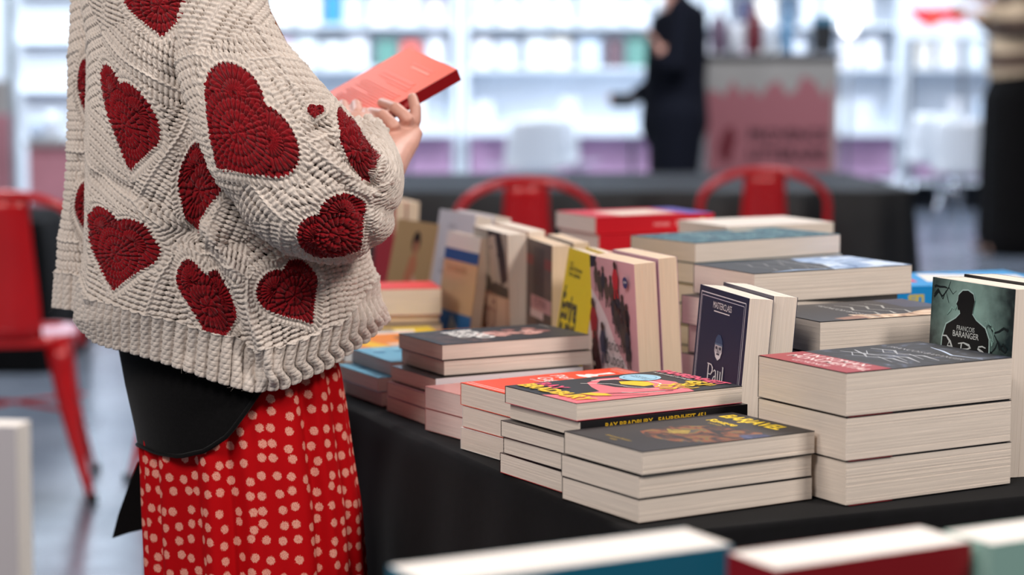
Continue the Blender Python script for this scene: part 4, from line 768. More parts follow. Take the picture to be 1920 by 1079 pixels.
# ================================================================== the reader in the heart cardigan
PW = 2.60                                   # her distance
reader = empty('person', (-.33, PW, 0)); tag(reader, 'person in a cream crochet cardigan with dark red hearts, reading beside the book table', 'person')
def under(o): o.parent = reader; o.matrix_parent_inverse = Matrix.Translation((.33, -PW, 0)); return o
def yarn(name, rgb, dark):
    m = bpy.data.materials.new(name); m.use_nodes = True; nt = m.node_tree; b = nt.nodes['Principled BSDF']; L = nt.links.new; b.inputs['Roughness'].default_value = .95; b.inputs['Sheen Weight'].default_value = .25; b.inputs['Specular IOR Level'].default_value = .15
    tc = nt.nodes.new('ShaderNodeTexCoord'); n1 = nt.nodes.new('ShaderNodeTexNoise'); n1.inputs['Scale'].default_value = 700; n1.inputs['Detail'].default_value = 3; n2 = nt.nodes.new('ShaderNodeTexNoise'); n2.inputs['Scale'].default_value = 14
    L(tc.outputs['Object'], n1.inputs[0]); L(tc.outputs['Object'], n2.inputs[0]); mx = nt.nodes.new('ShaderNodeMix'); mx.data_type = 'RGBA'; mx.inputs[6].default_value = lin(dark); mx.inputs[7].default_value = lin(rgb)
    ad = nt.nodes.new('ShaderNodeMath'); ad.operation = 'MULTIPLY_ADD'; ad.inputs[1].default_value = 1.2; L(n1.outputs[0], ad.inputs[0]); s2 = nt.nodes.new('ShaderNodeMath'); s2.operation = 'MULTIPLY_ADD'; s2.inputs[1].default_value = .5; s2.inputs[2].default_value = -.30; L(n2.outputs[0], s2.inputs[0]); L(s2.outputs[0], ad.inputs[2]); L(ad.outputs[0], mx.inputs[0]); L(mx.outputs[2], b.inputs['Base Color'])
    bp = nt.nodes.new('ShaderNodeBump'); bp.inputs['Strength'].default_value = .6; bp.inputs['Distance'].default_value = .0007; L(n1.outputs[0], bp.inputs['Height']); L(bp.outputs[0], b.inputs['Normal']); return m
cream_y = yarn('cream_cotton_yarn', (228, 217, 207), (192, 179, 168)); red_y = yarn('dark_red_cotton_yarn', (150, 4, 20), (98, 1, 10))
def hsh(a, b): return np.modf(np.abs(np.sin(a * 127.1 + b * 311.7) * 43758.5453))[0]
def stitch(tau, rho, w, L, slant=.35):
    row = np.floor(rho / L); fy = rho / L - row; t = tau / w + (row % 2) * .5 + slant * fy; col = np.floor(t); fx = t - col; k = hsh(row, col)
    g = np.abs(2 * fx - 1); e = np.abs(2 * fy - 1); h = np.sqrt(np.clip(1 - g ** 2.0, 0, 1)) * np.clip(1 - e ** 3, 0, 1) ** .5 - .9 * np.exp(-((1 - g) / .34) ** 2) * (.35 + .65 * e ** 2)
    hole = (g > .74) & (k > .30) & (e > .58)
    return h * (.78 + .32 * k) + .16 * h * np.sin(6.283 * (fx * 1.1 + fy * 2.2)), hole
def sd_heart(x, y):
    x = np.abs(x) * 1.10; y = (y - .5) * 1.10 + .53; a = np.sqrt((x - .25) ** 2 + (y - .75) ** 2) - math.sqrt(2) / 4
    m = .5 * np.maximum(x + y, 0); b = np.sqrt(np.minimum(x ** 2 + (y - 1) ** 2, (x - m) ** 2 + (y - m) ** 2)) * np.sign(x - y)
    return np.where(x + y > 1, a, b) - .035
def surface_from(base, grid_u, name, hearts_px, ribs, parent, front, folds=(), amp=.0036, thick=None, closed=True, extra=()):
    """base: (nv, nu, 3) tube surface; adds folds, crochet stitches and red heart motifs (each a mesh of its own)"""
    nv, nu, _ = base.shape
    def normals(B):
        du = np.roll(B, -1, 1) - np.roll(B, 1, 1); dv = np.gradient(B, axis=0); n = np.cross(du, dv); n /= np.linalg.norm(n, axis=2)[..., None] + 1e-12
        c = B.mean(1, keepdims=True); s = np.sign(np.sum(n * (B - c), axis=2).mean()); return n * s
    N = normals(base); px, py = project(base)
    for (pts, wd, am) in folds:
        d = np.full(px.shape, 1e9)
        for (x0, y0), (x1, y1) in zip(pts[:-1], pts[1:]):
            vx, vy = x1 - x0, y1 - y0; t = np.clip(((px - x0) * vx + (py - y0) * vy) / (vx * vx + vy * vy), 0, 1); d = np.minimum(d, np.hypot(px - x0 - t * vx, py - y0 - t * vy))
        base = base + N * (am * np.exp(-(d / wd) ** 2) * (N[..., 1] < .3))[..., None]
    N = normals(base); px, py = project(base)
    du = np.linalg.norm(np.diff(base, axis=1), axis=2); U = np.concatenate([np.zeros((nv, 1)), np.cumsum(du, 1)], 1); U -= U[:, front:front + 1]
    dv = np.linalg.norm(np.diff(base, axis=0), axis=2); V = np.concatenate([np.zeros((1, nu)), np.cumsum(dv, 0)], 0); Vh = V[-1:] - V
    vis = N[..., 1] < -.02
    def uv_of(x, y):
        d = np.where(vis, np.hypot(px - x, py - y), 1e9); i = np.unravel_index(np.argmin(d), d.shape); return np.array([U[i], V[i]])
    H = [(uv_of(*a), uv_of(*b), uv_of(*t)) for a, b, t in hearts_px]
    seeds = [(a + b) * .3 + t * .4 for a, b, t in H] + [uv_of(*e) for e in extra]; S = np.array(seeds)
    P = np.stack([U, V], -1)
    D2 = np.stack([(U - s[0]) ** 2 + (V - s[1]) ** 2 for s in S], 0); I = np.argmin(D2, 0); Ci = S[I]; di = np.take_along_axis(D2, I[None], 0)[0]
    seam = np.full(U.shape, 1e9); nx = np.ones_like(U); ny = np.zeros_like(U)
    for j, s in enumerate(S):
        L_ = np.sqrt((s[0] - Ci[..., 0]) ** 2 + (s[1] - Ci[..., 1]) ** 2); ok = L_ > 1e-6; b = np.where(ok, (D2[j] - di) / (2 * np.maximum(L_, 1e-6)), 1e9); m = b < seam
        seam = np.where(m, b, seam); nx = np.where(m, (s[0] - Ci[..., 0]) / np.maximum(L_, 1e-6), nx); ny = np.where(m, (s[1] - Ci[..., 1]) / np.maximum(L_, 1e-6), ny)
    tau = (U - Ci[..., 0]) * -ny + (V - Ci[..., 1]) * nx
    h, hole = stitch(tau, seam + .0115 * 50, .0066, .0120); rid = np.exp(-(seam / .0030) ** 2); h = np.maximum(h, rid * (1.25 + .3 * np.sin(tau * 6.283 / .0075))); hole &= seam > .005
    hid = np.zeros(U.shape, int)
    for k, (a, b, t) in enumerate(H):
        A = np.array([[a[0], a[1], 1], [b[0], b[1], 1], [t[0], t[1], 1]]); X = np.linalg.solve(A, np.array([[-.27, .72], [.27, .72], [0, 0.03]])); hx = U * X[0, 0] + V * X[1, 0] + X[2, 0]; hy = U * X[0, 1] + V * X[1, 1] + X[2, 1]
        sc = 1 / math.sqrt(abs(X[0, 0] * X[1, 1] - X[0, 1] * X[1, 0]) + 1e-9); sc = min(max(sc, .03), .14); near_ = (np.abs(hx) < 1.3) & (np.abs(hy - .5) < 1.4); sd = np.where(near_, sd_heart(hx, hy) * sc, 1)
        ax = np.abs(hx); lobe = (ax + hy > .98); la = np.arctan2(hy - .74, (ax - .26)); ca = np.arctan2(hy - .5, hx)
        ta = np.where(lobe, la * .036 * 1.0, ca * .052 + .01); jag = .0022 * np.abs(((ta / .0062) % 1) * 2 - 1)
        red = sd < -.0005 + jag * 1.6 - .0016
        rl = np.hypot(ax - .26, hy - .74) * sc; rh = np.where(lobe, .036 / .036 * rl, -sd)
        rc_ = np.hypot(hx, hy - .5) * sc; kr = (np.floor(rc_ / .0118) + .5) * .0118
        h1, o1 = stitch(np.where(lobe, la * .0215, ca * kr), np.where(lobe, rl - .0005, rc_), .0058, np.where(lobe, .0165, .0118), 0)
        h1 = np.where(lobe & (rl < .0022), -.6, h1)
        h2, o2 = stitch(ta, sd + .0120 * 30 - .0008, .0062, .0125, .0)
        ringm = (sd < .0118) & ~red & near_; h = np.where(ringm, np.maximum(h2, .25), h); hole = np.where(ringm, o2 & (sd > .009), hole)
        h = np.where(red, h1, h); hole = np.where(red, False, hole); hid = np.where(red, k + 1, hid)
    if ribs:
        w_ = .0150; rr = Vh < ribs; fu = (U / w_) % 1; rb = np.sqrt(np.clip(1 - (2 * fu - 1) ** 2, 0, 1)) ; kn, _ = stitch(U * 1.0, Vh, w_ / 2, .0062, .5); hr = rb * 2.3 + kn * .30 - 1.0
        top = np.exp(-((Vh - ribs) / .003) ** 2); h = np.where(rr, hr, h); h = h + top * .5; hole &= ~rr; hid = np.where(rr & (Vh > 0), np.where(hid > 0, 0, hid), hid)
    FUZZ.append((base, N, vis & (hid == 0)))
    co = base + N * ((h - .5) * amp)[..., None]; co += N * (hole * -.0035)[..., None]
    idx = np.arange(nv * nu).reshape(nv, nu); a = idx[:-1]; b = np.roll(idx, -1, 1)[:-1]; c = np.roll(idx, -1, 1)[1:]; d = idx[1:]
    Q = np.stack([a, d, c, b], -1).reshape(-1, 4)
    if not closed: Q = Q.reshape(nv - 1, nu, 4)[:, :-1].reshape(-1, 4)
    hf = hole.ravel()[Q].sum(1) >= 3; Q = Q[~hf]
    hv = hid.ravel()[Q]; fid = np.sort(hv, 1)[:, 1]; cf = co.reshape(-1, 3)
    # orientation
    p0, p1, p2 = cf[Q[:, 0]], cf[Q[:, 1]], cf[Q[:, 2]]; fn = np.cross(p1 - p0, p2 - p0); 
    if np.sum(fn * N.reshape(-1, 3)[Q[:, 0]]) < 0: Q = Q[:, ::-1]
    def part(mask, nm, m, par):
        q = Q[mask]; 
        if not len(q): return None
        un, inv = np.unique(q, return_inverse=True); return grid_obj(nm, cf[un], inv.reshape(q.shape), [m], parent=par)
    main = part(fid == 0, name, cream_y, None)
    for k in range(len(H)):
        o = part(fid == k + 1, 'heart_motif', red_y, main)
        if o: o['label'] = 'dark red crocheted heart'
    return main
def interp(tab, y): t = np.array(tab, float); return np.interp(y, t[:, 0], t[:, 1])
def theta_grid(n_front, n_back, a0=-25, a1=205):
    f = np.linspace(R(a0), R(a1), n_front, endpoint=False); b = np.linspace(R(a1), R(a0) + 2 * math.pi, n_back, endpoint=False); return np.concatenate([f, b])
def loft(left, right, depth, ytop, hem, th, nv, D0, pw=1.0, dshift=None):
    """closed tube whose outline is given at heights (in view rows); hem(x) lets the lower edge rise and fall"""
    ct, st = np.cos(th), np.sin(th); t = np.linspace(0, 1, nv)[:, None]; xb = (interp(left, 600) + interp(right, 600)) / 2 + (interp(right, 600) - interp(left, 600)) / 2 * ct
    hb = hem(xb, st); y = ytop + (hb[None] - ytop) * t; l = interp(left, y); r = interp(right, y); b = interp(depth, y); c = np.sign(ct) * np.abs(ct) ** pw
    x = (l + r) / 2 + (r - l) / 2 * c[None]; Dd = D0 - b * np.sign(st) * np.abs(st) ** pw
    if dshift is not None: Dd = Dd + interp(dshift, y)
    return at_depth(x, y, Dd)
FINE = 0.92
FUZZ = []
# ---- body of the cardigan
th = theta_grid(int(860 * FINE), 90); front = int(np.argmin(np.abs(th - math.pi / 2)))
left = [(-190, 330), (-150, 260), (-90, 190), (0, 158), (60, 166), (200, 163), (300, 163), (400, 162), (480, 158), (560, 145), (600, 142), (640, 158), (700, 175), (760, 190)]
right = [(-190, 420), (-150, 470), (-90, 490), (0, 500), (100, 520), (200, 570), (300, 620), (400, 665), (480, 700), (560, 716), (600, 728), (640, 716), (700, 690), (760, 660)]
depth = [(-190, .05), (-150, .09), (-60, .135), (100, .15), (400, .145), (600, .14), (760, .13)]
hx = np.array([(140, 596), (145, 618), (160, 642), (185, 652), (220, 660), (300, 684), (400, 716), (490, 737), (560, 730), (640, 692), (700, 640), (727, 604), (735, 590)], float)
hem = lambda x, st: np.where(st > -.15, np.interp(x, hx[:, 0], hx[:, 1]), 600)
B = loft(left, right, depth, -190, hem, th, int(800 * FINE), PW)
heartsB = [((209, 178), (258, 217), (243, 314)), ((190, 432), (250, 458), (212, 540)), ((265, -14), (338, -18), (303, 64)), ((357, 533), (413, 558), (402, 636)), ((514, 548), (566, 518), (582, 604)), ((362, 318), (398, 330), (372, 432))]
foldsB = [([(385, 430), (430, 490), (470, 600), (512, 705)], 14, .009), ([(350, 440), (400, 500), (445, 620), (470, 690)], 20, -.013), ([(335, 150), (345, 260), (375, 420)], 26, -.011), ([(250, 60), (255, 330), (270, 560)], 45, .006), ([(318, 440), (330, 560), (350, 660)], 16, -.005), ([(560, 480), (640, 500), (690, 560)], 26, -.008), ([(430, 455), (560, 500), (680, 490)], 22, -.010), ([(190, 330), (215, 345), (300, 380)], 14, -.005), ([(160, 0), (178, 80), (172, 560)], 9, .004)]
card = surface_from(B, None, 'cardigan', heartsB, .058, None, front, foldsB, extra=[(190, -120), (440, -60), (640, 560), (450, 420)]); under(card)
# ---- the far left side of it, hanging behind
thl = theta_grid(int(230 * FINE), 40, -10, 190); fr_ = int(np.argmin(np.abs(thl - math.pi / 2)))
Lb = loft([(-60, 150), (0, 134), (60, 131), (100, 129), (300, 126), (400, 118), (450, 110), (520, 106), (582, 101), (600, 100)], [(-60, 215), (0, 215), (600, 205)], [(-60, .02), (100, .035), (600, .03)], -60, lambda x, st: 578 + 8 * (x - 100) / 60, thl, int(560 * FINE), PW + .06)
strip = surface_from(Lb, None, 'cardigan_side', [((158, 146), (186, 140), (168, 224)), ((154, 372), (182, 362), (160, 432))], .046, None, fr_, [([(150, 300), (145, 330), (170, 335)], 12, -.004)], extra=[(140, 10), (150, 520)]); under(strip); strip.parent = card; strip.matrix_parent_inverse = Matrix.Identity(4)
strip.matrix_world = card.matrix_world
# ---- the near sleeve
ctl = [(392, -120, 2.535, 70), (400, -40, 2.50, 88), (412, 50, 2.475, 95), (440, 130, 2.455, 106), (482, 205, 2.44, 124), (528, 280, 2.43, 138), (585, 345, 2.43, 140), (640, 378, 2.45, 122), (680, 372, 2.49, 96), (697, 335, 2.54, 72), (696, 298, 2.59, 54), (688, 262, 2.64, 40), (684, 250, 2.655, 37)]
K = np.array(ctl, float); t0 = np.linspace(0, 1, len(K)); nvs = int(620 * FINE); tt = np.linspace(0, 1, nvs)
def smoothed(c):
    v = np.interp(tt, t0, c); k = int(nvs * .045); kern = np.hanning(2 * k + 1); kern /= kern.sum(); vp = np.concatenate([v[0] - (v[1:k + 1][::-1] - v[0]), v, v[-1] - (v[-k - 1:-1][::-1] - v[-1])]); return np.convolve(vp, kern, 'valid')
cxs, cys, cds, crs = (smoothed(K[:, i]) for i in range(4)); C = at_depth(cxs, cys, cds); rad = crs / F_PX * cds
T = np.gradient(C, axis=0); T /= np.linalg.norm(T, axis=1)[:, None]
Lf = np.cumsum(np.linalg.norm(np.diff(C, axis=0, prepend=C[:1]), axis=1)); 
a_ = np.array([0, -1.0, 0]); frames = []
for i in range(nvs):                       # parallel transport; a_ starts towards the lens
    a_ = a_ - T[i] * a_.dot(T[i]); a_ /= np.linalg.norm(a_); frames.append(a_.copy())
Aa = np.array(frames); Bb = np.cross(T, Aa)
ths = theta_grid(int(560 * FINE), 60, -115, 115)
dep = .62 + .30 * np.clip((tt - .55) / .3, 0, 1)
Bs = C[:, None] + Aa[:, None] * (np.cos(ths)[None, :, None] * (rad * dep)[:, None, None]) + Bb[:, None] * (np.sin(ths)[None, :, None] * rad[:, None, None])
frs = int(np.argmin(np.abs(ths)))
heartsS = [((435, 176), (504, 268), (409, 310)), ((592, 449), (645, 400), (672, 468)), ((650, 240), (676, 262), (690, 338)), ((584, 202), (600, 206), (588, 222))]
foldsS = [([(600, 235), (650, 300), (705, 350)], 13, -.010), ([(470, 30), (560, 180), (620, 262)], 7, .003), ([(560, 440), (640, 470), (720, 430)], 30, .006), ([(430, 380), (500, 350), (600, 330)], 30, -.005), ([(690, 380), (740, 400)], 16, -.006), ([(640, 340), (680, 400), (690, 450)], 12, -.005)]
slv = surface_from(Bs, None, 'sleeve', heartsS, .03, None, frs, foldsS, extra=[(400, -60), (490, 10), (560, 330), (730, 400), (450, 400)]); under(slv); slv.parent = card; slv.matrix_parent_inverse = Matrix.Identity(4); slv.matrix_world = card.matrix_world
# ---- stray fibres standing off the yarn
fv, ff_ = [], []; fr2 = np.random.default_rng(5)
for (b_, n_, vs_), cnt in zip(FUZZ, (2600, 500, 2200)):
    iv, iu = np.nonzero(vs_); pick = fr2.integers(0, len(iv), cnt)
    for i in pick:
        p = b_[iv[i], iu[i]] + n_[iv[i], iu[i]] * .0012; n = n_[iv[i], iu[i]]; d = fr2.normal(size=3); d -= n * d.dot(n); d /= np.linalg.norm(d); d2 = fr2.normal(size=3) * .35; L_ = fr2.uniform(.002, .006); wv = np.cross(n, d) * .00011; o_ = len(fv)
        for k in range(4):
            t = k / 3; q_ = p + (n * (t * .9 - .3 * t * t) + d * t * .9 + d2 * t * t) * L_; fv.append(q_ - wv * (1 - .7 * t)); fv.append(q_ + wv * (1 - .7 * t))
        ff_ += [(o_ + 2 * k, o_ + 2 * k + 1, o_ + 2 * k + 3, o_ + 2 * k + 2) for k in range(3)]
fz = grid_obj('yarn_fuzz', np.array(fv), np.array(ff_), [cream_y]); under(fz); fz.parent = card; fz.matrix_parent_inverse = Matrix.Identity(4); fz.matrix_world = card.matrix_world; fz['kind'] = 'stuff'
# ---- black knit top under it
knit = mat('black_fine_knit', (11, 10, 11), .95, sheen=.08, spec=.1, noise=(300, .3), bump=(1200, .5, .0008))
kx = np.array([(200, 826), (209, 834), (246, 850), (290, 857), (345, 846), (395, 818), (439, 772), (472, 735), (538, 680), (626, 610)], float)
thk = np.linspace(0, 2 * math.pi, 240, endpoint=False)
Kb = loft([(-150, 300), (-60, 210), (0, 195), (300, 190), (560, 200), (650, 221), (720, 234), (800, 252), (860, 262)], [(-150, 440), (-60, 470), (0, 480), (300, 560), (560, 636), (700, 640), (860, 655)], [(-150, .03), (0, .085), (300, .09), (560, .095), (640, .11), (860, .128)], -150, lambda x, st: np.where(st > -9, np.interp(x, kx[:, 0], kx[:, 1]), 760), thk, 120, PW)
nv, nu, _ = Kb.shape; idx = np.arange(nv * nu).reshape(nv, nu); Q = np.stack([idx[:-1], idx[1:], np.roll(idx, -1, 1)[1:], np.roll(idx, -1, 1)[:-1]], -1).reshape(-1, 4)
kt = grid_obj('black_top', Kb.reshape(-1, 3), Q, [knit]); under(kt); kt['label'] = 'black knit top with a rounded hem'
hemc = [tuple(v) for v in Kb[-1][::3]]; MBh = MB(); MBh.tube(hemc + hemc[:1], .0028, knit, 8, cap=False); under(MBh.build('hem', smooth=True)).parent = kt
bpy.data.objects[kt.children[0].name].matrix_parent_inverse = Matrix.Identity(4)
# ---- skirt with small printed flowers
def skirt_mat():
    m = bpy.data.materials.new('red_flowered_viscose'); m.use_nodes = True; nt = m.node_tree; b = nt.nodes['Principled BSDF']; L = nt.links.new; b.inputs['Roughness'].default_value = .8; b.inputs['Specular IOR Level'].default_value = .12
    uv = nt.nodes.new('ShaderNodeUVMap'); uv.uv_map = 'UVMap'; nz = nt.nodes.new('ShaderNodeTexNoise'); nz.inputs['Scale'].default_value = 420; nz.inputs['Detail'].default_value = 2
    vo = nt.nodes.new('ShaderNodeTexVoronoi'); vo.voronoi_dimensions = '2D'; vo.inputs['Scale'].default_value = 52; vo.inputs['Randomness'].default_value = .52
    ad = nt.nodes.new('ShaderNodeVectorMath'); ad.operation = 'MULTIPLY_ADD'; ad.inputs[1].default_value = (.0052, .0052, 0); L(nz.outputs['Color'], ad.inputs[0]); L(uv.outputs[0], ad.inputs[2]); L(ad.outputs[0], vo.inputs['Vector'])
    lt = nt.nodes.new('ShaderNodeMapRange'); lt.inputs[1].default_value = .25; lt.inputs[2].default_value = .29; lt.inputs[3].default_value = 1; lt.inputs[4].default_value = 0; L(vo.outputs['Distance'], lt.inputs[0])
    n3 = nt.nodes.new('ShaderNodeTexNoise'); n3.inputs['Scale'].default_value = 1000; L(uv.outputs[0], n3.inputs[0]); c = nt.nodes.new('ShaderNodeValToRGB'); c.color_ramp.elements[0].position = .38; c.color_ramp.elements[0].color = lin((206, 84, 74)); c.color_ramp.elements[1].position = .52; c.color_ramp.elements[1].color = lin((236, 170, 150)); L(n3.outputs[0], c.inputs[0])
    mx = nt.nodes.new('ShaderNodeMix'); mx.data_type = 'RGBA'; mx.inputs[6].default_value = lin((184, 3, 12)); L(lt.outputs[0], mx.inputs[0]); L(c.outputs[0], mx.inputs[7]); L(mx.outputs[2], b.inputs['Base Color']); return m
thq = np.linspace(0, 2 * math.pi, 720, endpoint=False)
Sb = loft([(600, 250), (700, 250), (850, 262), (950, 266), (1079, 272), (1500, 262), (1950, 250)], [(600, 600), (690, 636), (760, 648), (850, 660), (950, 676), (1079, 686), (1500, 730), (1950, 760)], [(600, .10), (850, .115), (1079, .125), (1950, .16)], 600, lambda x, st: 1900 + 0 * x, thq, 150, PW)
cen = Sb.mean(1, keepdims=True); out = (Sb - cen); out[..., 2] = 0; out /= np.linalg.norm(out, axis=2)[..., None]; k = np.linspace(.25, 1, 150)[:, None] ** .7
pl = np.zeros(720)
for c_, w_, a_2 in ((100, 4, -.016), (112, 5, .012), (86, 3, -.008), (60, 5, .010), (52, 3, -.011), (72, 4, .006), (128, 5, -.012), (140, 4, .012), (150, 3, -.014), (158, 3, .01), (36, 4, .010), (26, 3, -.010), (15, 4, .008), (120, 2.5, -.006), (165, 2, -.008), (45, 2.4, .004)):
    dth = np.degrees(np.angle(np.exp(1j * (thq - R(c_))))); pl += a_2 * np.exp(-(dth / (w_ * 1.25)) ** 2)
pl += .004 * np.sin(thq * 17 + 1) + .006 * np.sin(thq * 11) * (np.sin(thq) < 0)
drift = .0
Sb = Sb + out * (pl[None, :] * k)[..., None]
nv, nu, _ = Sb.shape; du = np.linalg.norm(np.diff(Sb, axis=1), axis=2); U = np.concatenate([np.zeros((nv, 1)), np.cumsum(du, 1)], 1); U = U - U[:, 180:181]; V = np.concatenate([np.zeros((1, nu)), np.cumsum(np.linalg.norm(np.diff(Sb, axis=0), axis=2), 0)], 0)
idx = np.arange(nv * nu).reshape(nv, nu); Q = np.stack([idx[:-1, :-1], idx[1:, :-1], idx[1:, 1:], idx[:-1, 1:]], -1).reshape(-1, 4); Q = np.concatenate([Q, np.stack([idx[:-1, -1], idx[1:, -1], idx[1:, 0], idx[:-1, 0]], -1)])
sk = grid_obj('skirt', Sb.reshape(-1, 3), Q, [skirt_mat()], uv=np.stack([U, -V], -1).reshape(-1, 2)); under(sk); sk['label'] = 'red skirt printed with small pale flowers'
ctp = [at_depth(x, y, 2.80) for x, y in ((262, 870), (244, 915), (226, 965), (216, 1004), (240, 996), (275, 988), (300, 980), (300, 860))]
mb = MB(); mb.add([tuple(p) for p in ctp] + [(p[0], p[1] + .012, p[2]) for p in ctp], [tuple(range(8)), tuple(range(15, 7, -1))] + [(i, (i + 1) % 8, 8 + (i + 1) % 8, 8 + i) for i in range(8)], knit); o = mb.build('coat_tail', bevel=.003); under(o); o['label'] = 'black pointed cloth corner hanging behind the skirt'
# ---- the book she holds
O_ = Vector(at_depth(857, 130, 2.85)); e1 = Vector((-.0700, .118, .0295)); e1.normalize(); e2 = Vector((-.165, -.075, -.094)); e2 = (e2 - e1 * e2.dot(e1)).normalized(); nn = e1.cross(e2).normalized(); nn = nn if nn.z > 0 else -nn
HW, HL, HT = .140, .205, .0165
Zf = -nn; Xf = e1; Yf = Zf.cross(Xf)        # front cover faces down; back cover towards the lens
if Yf.dot(e2) > 0: org = O_.copy()          # Y towards the lower end
else: org = O_ + e2 * HL
def back_art(A):
    lt = (246, 116, 92)
    def at(u0, v0, u1, v1, c=lt): A.rect(c, u0, v0, u1, v1)
    s = 1 if Yf.dot(e2) > 0 else -1; g = (lambda v: v) if s == 1 else (lambda v: 1 - v)
    def bar(u0, v0, u1, v1, c=lt): a, b = sorted((g(v0), g(v1))); A.rect(c, u0, a, u1, b)
    bar(.20, .10, .62, .118); bar(.20, .135, .56, .155, (250, 150, 130)); bar(.18, .26, .80, .29); bar(.14, .30, .78, .325); bar(.14, .335, .55, .35)
    for i in range(16): bar(.12, .40 + i * .024, (.86, .88, .84, .87, .55, .86, .88, .8)[i % 8], .412 + i * .024)
def hb_spine(A): strip_text((226, 110, 110), 'LETTRES PERSANES', .22, .5, bold=.0, bg=(138, 6, 16), sx=1.2, flip=True)(A)
hb = book('open-faced coral red paperback held up in both hands of the reader', None, frame(org, Xf, Yf, Zf), HW, HL, HT, cover=(250, 88, 44), back=(255, 92, 40), spine=(138, 6, 16), pages='cream', spine_art=hb_spine, rough=.4)
A = Art(HW, HL); back_art(A)
A.p.v = [(x, y, -z) for x, y, z in A.p.v]; A.p.build('cover_print', hb)
def on(x, y, off=0.0):                      # point of the back cover seen at a place, lifted by off
    d = Vector(ray(x, y)); o = Vector((0, 0, CAM_H)); p0 = O_ + nn * off; return o + d * ((p0 - o).dot(nn) / d.dot(nn))
W3 = lambda x, y, D: Vector(at_depth(x, y, D))
fr = .0078
def fing(pts, r=fr): return (pts, [r * 1.12, r * 1.02, r * .98, r * .84][:len(pts)])
hand1 = [([W3(722, 318, 2.70), W3(732, 292, 2.735), W3(742, 266, 2.765), W3(752, 246, 2.785)], [(.021, .026), (.020, .028), (.017, .032), (.014, .030)]),
    fing([W3(764, 250, 2.795), W3(779, 226, 2.780), W3(779, 203, 2.785), on(773, 182, .007)]), fing([W3(752, 250, 2.785), W3(764, 222, 2.765), on(742, 203, .011), on(716, 193, .007)], .0082),
    fing([W3(736, 262, 2.775), W3(739, 236, 2.752), on(718, 216, .011), on(695, 210, .007)], .0082), fing([W3(720, 268, 2.765), W3(708, 248, 2.742), on(694, 230, .012), on(685, 215, .007)], .0070),
    ([W3(748, 262, 2.79), W3(768, 240, 2.83), W3(776, 214, 2.86)], [.011, .0095, .008])]
hand2 = [([W3(640, 262, 2.76), W3(652, 240, 2.775), W3(656, 225, 2.785)], [(.022, .026), (.018, .032), (.013, .030)])] + [fing([W3(bx_, by_, 2.785), on(mx_, my_, .010), on(tx_, ty_, .007)]) for bx_, by_, mx_, my_, tx_, ty_ in ((632, 232, 620, 214, 612, 200), (650, 230, 645, 210, 643, 196), (668, 232, 670, 212, 668, 196))] + [fing([W3(684, 240, 2.78), on(688, 224, .010), on(686, 210, .007)], .007), ([W3(636, 244, 2.785), W3(622, 232, 2.81), W3(612, 222, 2.83)], [.011, .0095, .008])]
hcz = 1.487; hcn = Vector((-.365, 2.60, hcz)); fwd = Vector((.92, .38, -.1)); sd_ = Vector((-fwd.y, fwd.x, 0)).normalized()
bl = [([(-.335, 2.60, .80), (-.335, 2.60, .95), (-.35, 2.60, 1.12), (-.385, 2.60, 1.22), (-.385, 2.60, 1.31)], [(.10, .085), (.085, .075), (.085, .07), (.06, .06), (.045, .05)]), ([(-.385, 2.6, 1.30), (-.37, 2.6, 1.40)], [.05, .045]),
      ([W3(385, 40, 2.54), W3(455, 200, 2.47), W3(590, 350, 2.46), W3(650, 370, 2.49)], [.036, .034, .032, .030]), ([W3(660, 380, 2.50), W3(698, 320, 2.58), W3(722, 318, 2.70)], [.032, .026, .021]),
      ([(-.36, 2.66, 1.23), (-.34, 2.70, 1.08), (-.27, 2.73, 1.06), W3(640, 262, 2.76)], [.036, .032, .028, .020])]
for s in (-1, 1): p = Vector((-.335, 2.60, 0)) + sd_ * .048 * s; bl += [([(p.x, p.y, .80), (p.x, p.y, .46), (p.x - .01, p.y, .085)], [.062, .048, .036]), ([(p.x, p.y, .055), (p.x + fwd.x * .13, p.y + fwd.y * .13, .03)], [.034, .024])]
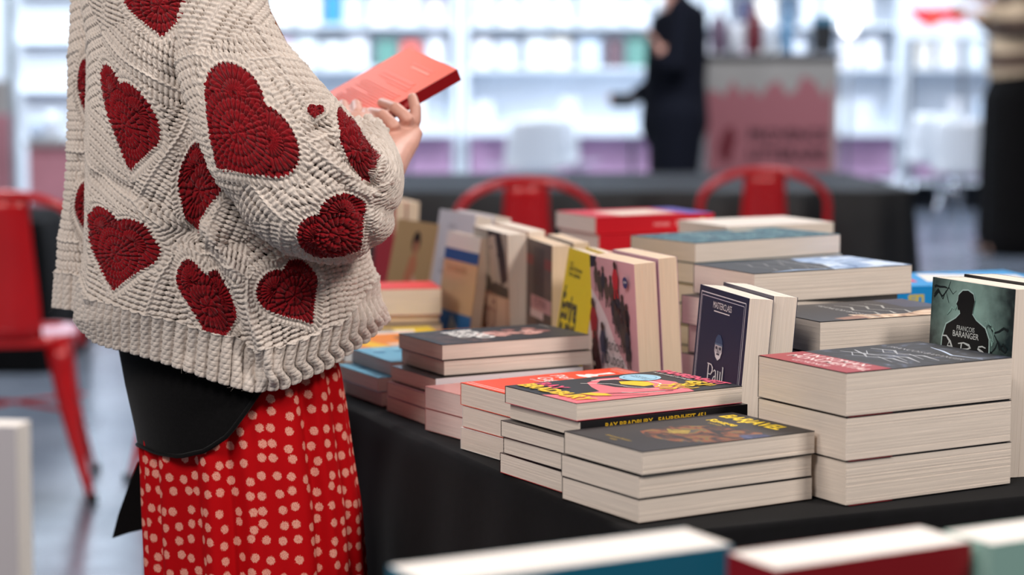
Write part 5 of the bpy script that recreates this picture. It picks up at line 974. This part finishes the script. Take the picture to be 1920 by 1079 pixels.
body = smooth_body('body', bl + head_parts(hcn, fwd), None, skin_w, .008, 4); under(body)
hands = smooth_body('hand', hand1, None, skin_w, .0022, 3); under(hands); hands.parent = body; hands.matrix_parent_inverse = Matrix.Identity(4); hands['label'] = 'hand gripping the spine of the coral book'
h2_ = smooth_body('hand', hand2, None, skin_w, .0022, 3); under(h2_); h2_.parent = body; h2_.matrix_parent_inverse = Matrix.Identity(4); h2_['label'] = 'further hand with fingertips on the coral book'
for p_, d_ in ((on(712, 192, .013), 1),): pass
e_ = empty('face', (0, 0, 0)); eyes(hcn, fwd, e_); 
for ch in list(e_.children): under(ch); ch.parent = body; ch.matrix_parent_inverse = Matrix.Identity(4)
bpy.data.objects.remove(e_)
hair_m = mat('auburn_hair', (150, 92, 52), .45, noise=((300, 300, 4), .35), sheen=.1)
cap = smooth_body('hair', [([hcn + Vector((-.005, 0, .075)), hcn - fwd * .035, hcn - fwd * .05 - Vector((0, 0, .10)), hcn - fwd * .05 - Vector((0, 0, .17))], [(.09, .09), (.075, .085), (.055, .075), (.04, .06)])], None, hair_m, .009, 5); under(cap)
mb = MB(); qq = random.Random(2)
for i in range(70):
    j = qq.uniform(0, 1); top = hcn + fwd * .02 + sd_ * -.07 + Vector((qq.uniform(-.03, .03), 0, -.02)); tipx, tipy = 572 - 34 * j + qq.uniform(-3, 3), 166 - 40 * j + qq.uniform(-10, 6); tip = W3(tipx, tipy, 2.60 + qq.uniform(-.01, .03)); mid = W3(500 + 34 * (1 - j) + qq.uniform(-6, 6), 60 - 20 * j, 2.58); m2 = W3(440 + qq.uniform(-20, 20), -60, 2.56)
    pts = [top, m2]
    for u in (.2, .4, .6, .8, 1): a_v = m2.lerp(mid, u); b_v = mid.lerp(tip, u); pts.append(a_v.lerp(b_v, u))
    mb.tube(pts, [.0035, .0035, .0035, .003, .0026, .0018, .0006], hair_m, 5)
st_ = mb.build('loose_strands', smooth=True); under(st_); st_.parent = cap; st_.matrix_parent_inverse = Matrix.Identity(4); st_['kind'] = 'stuff'
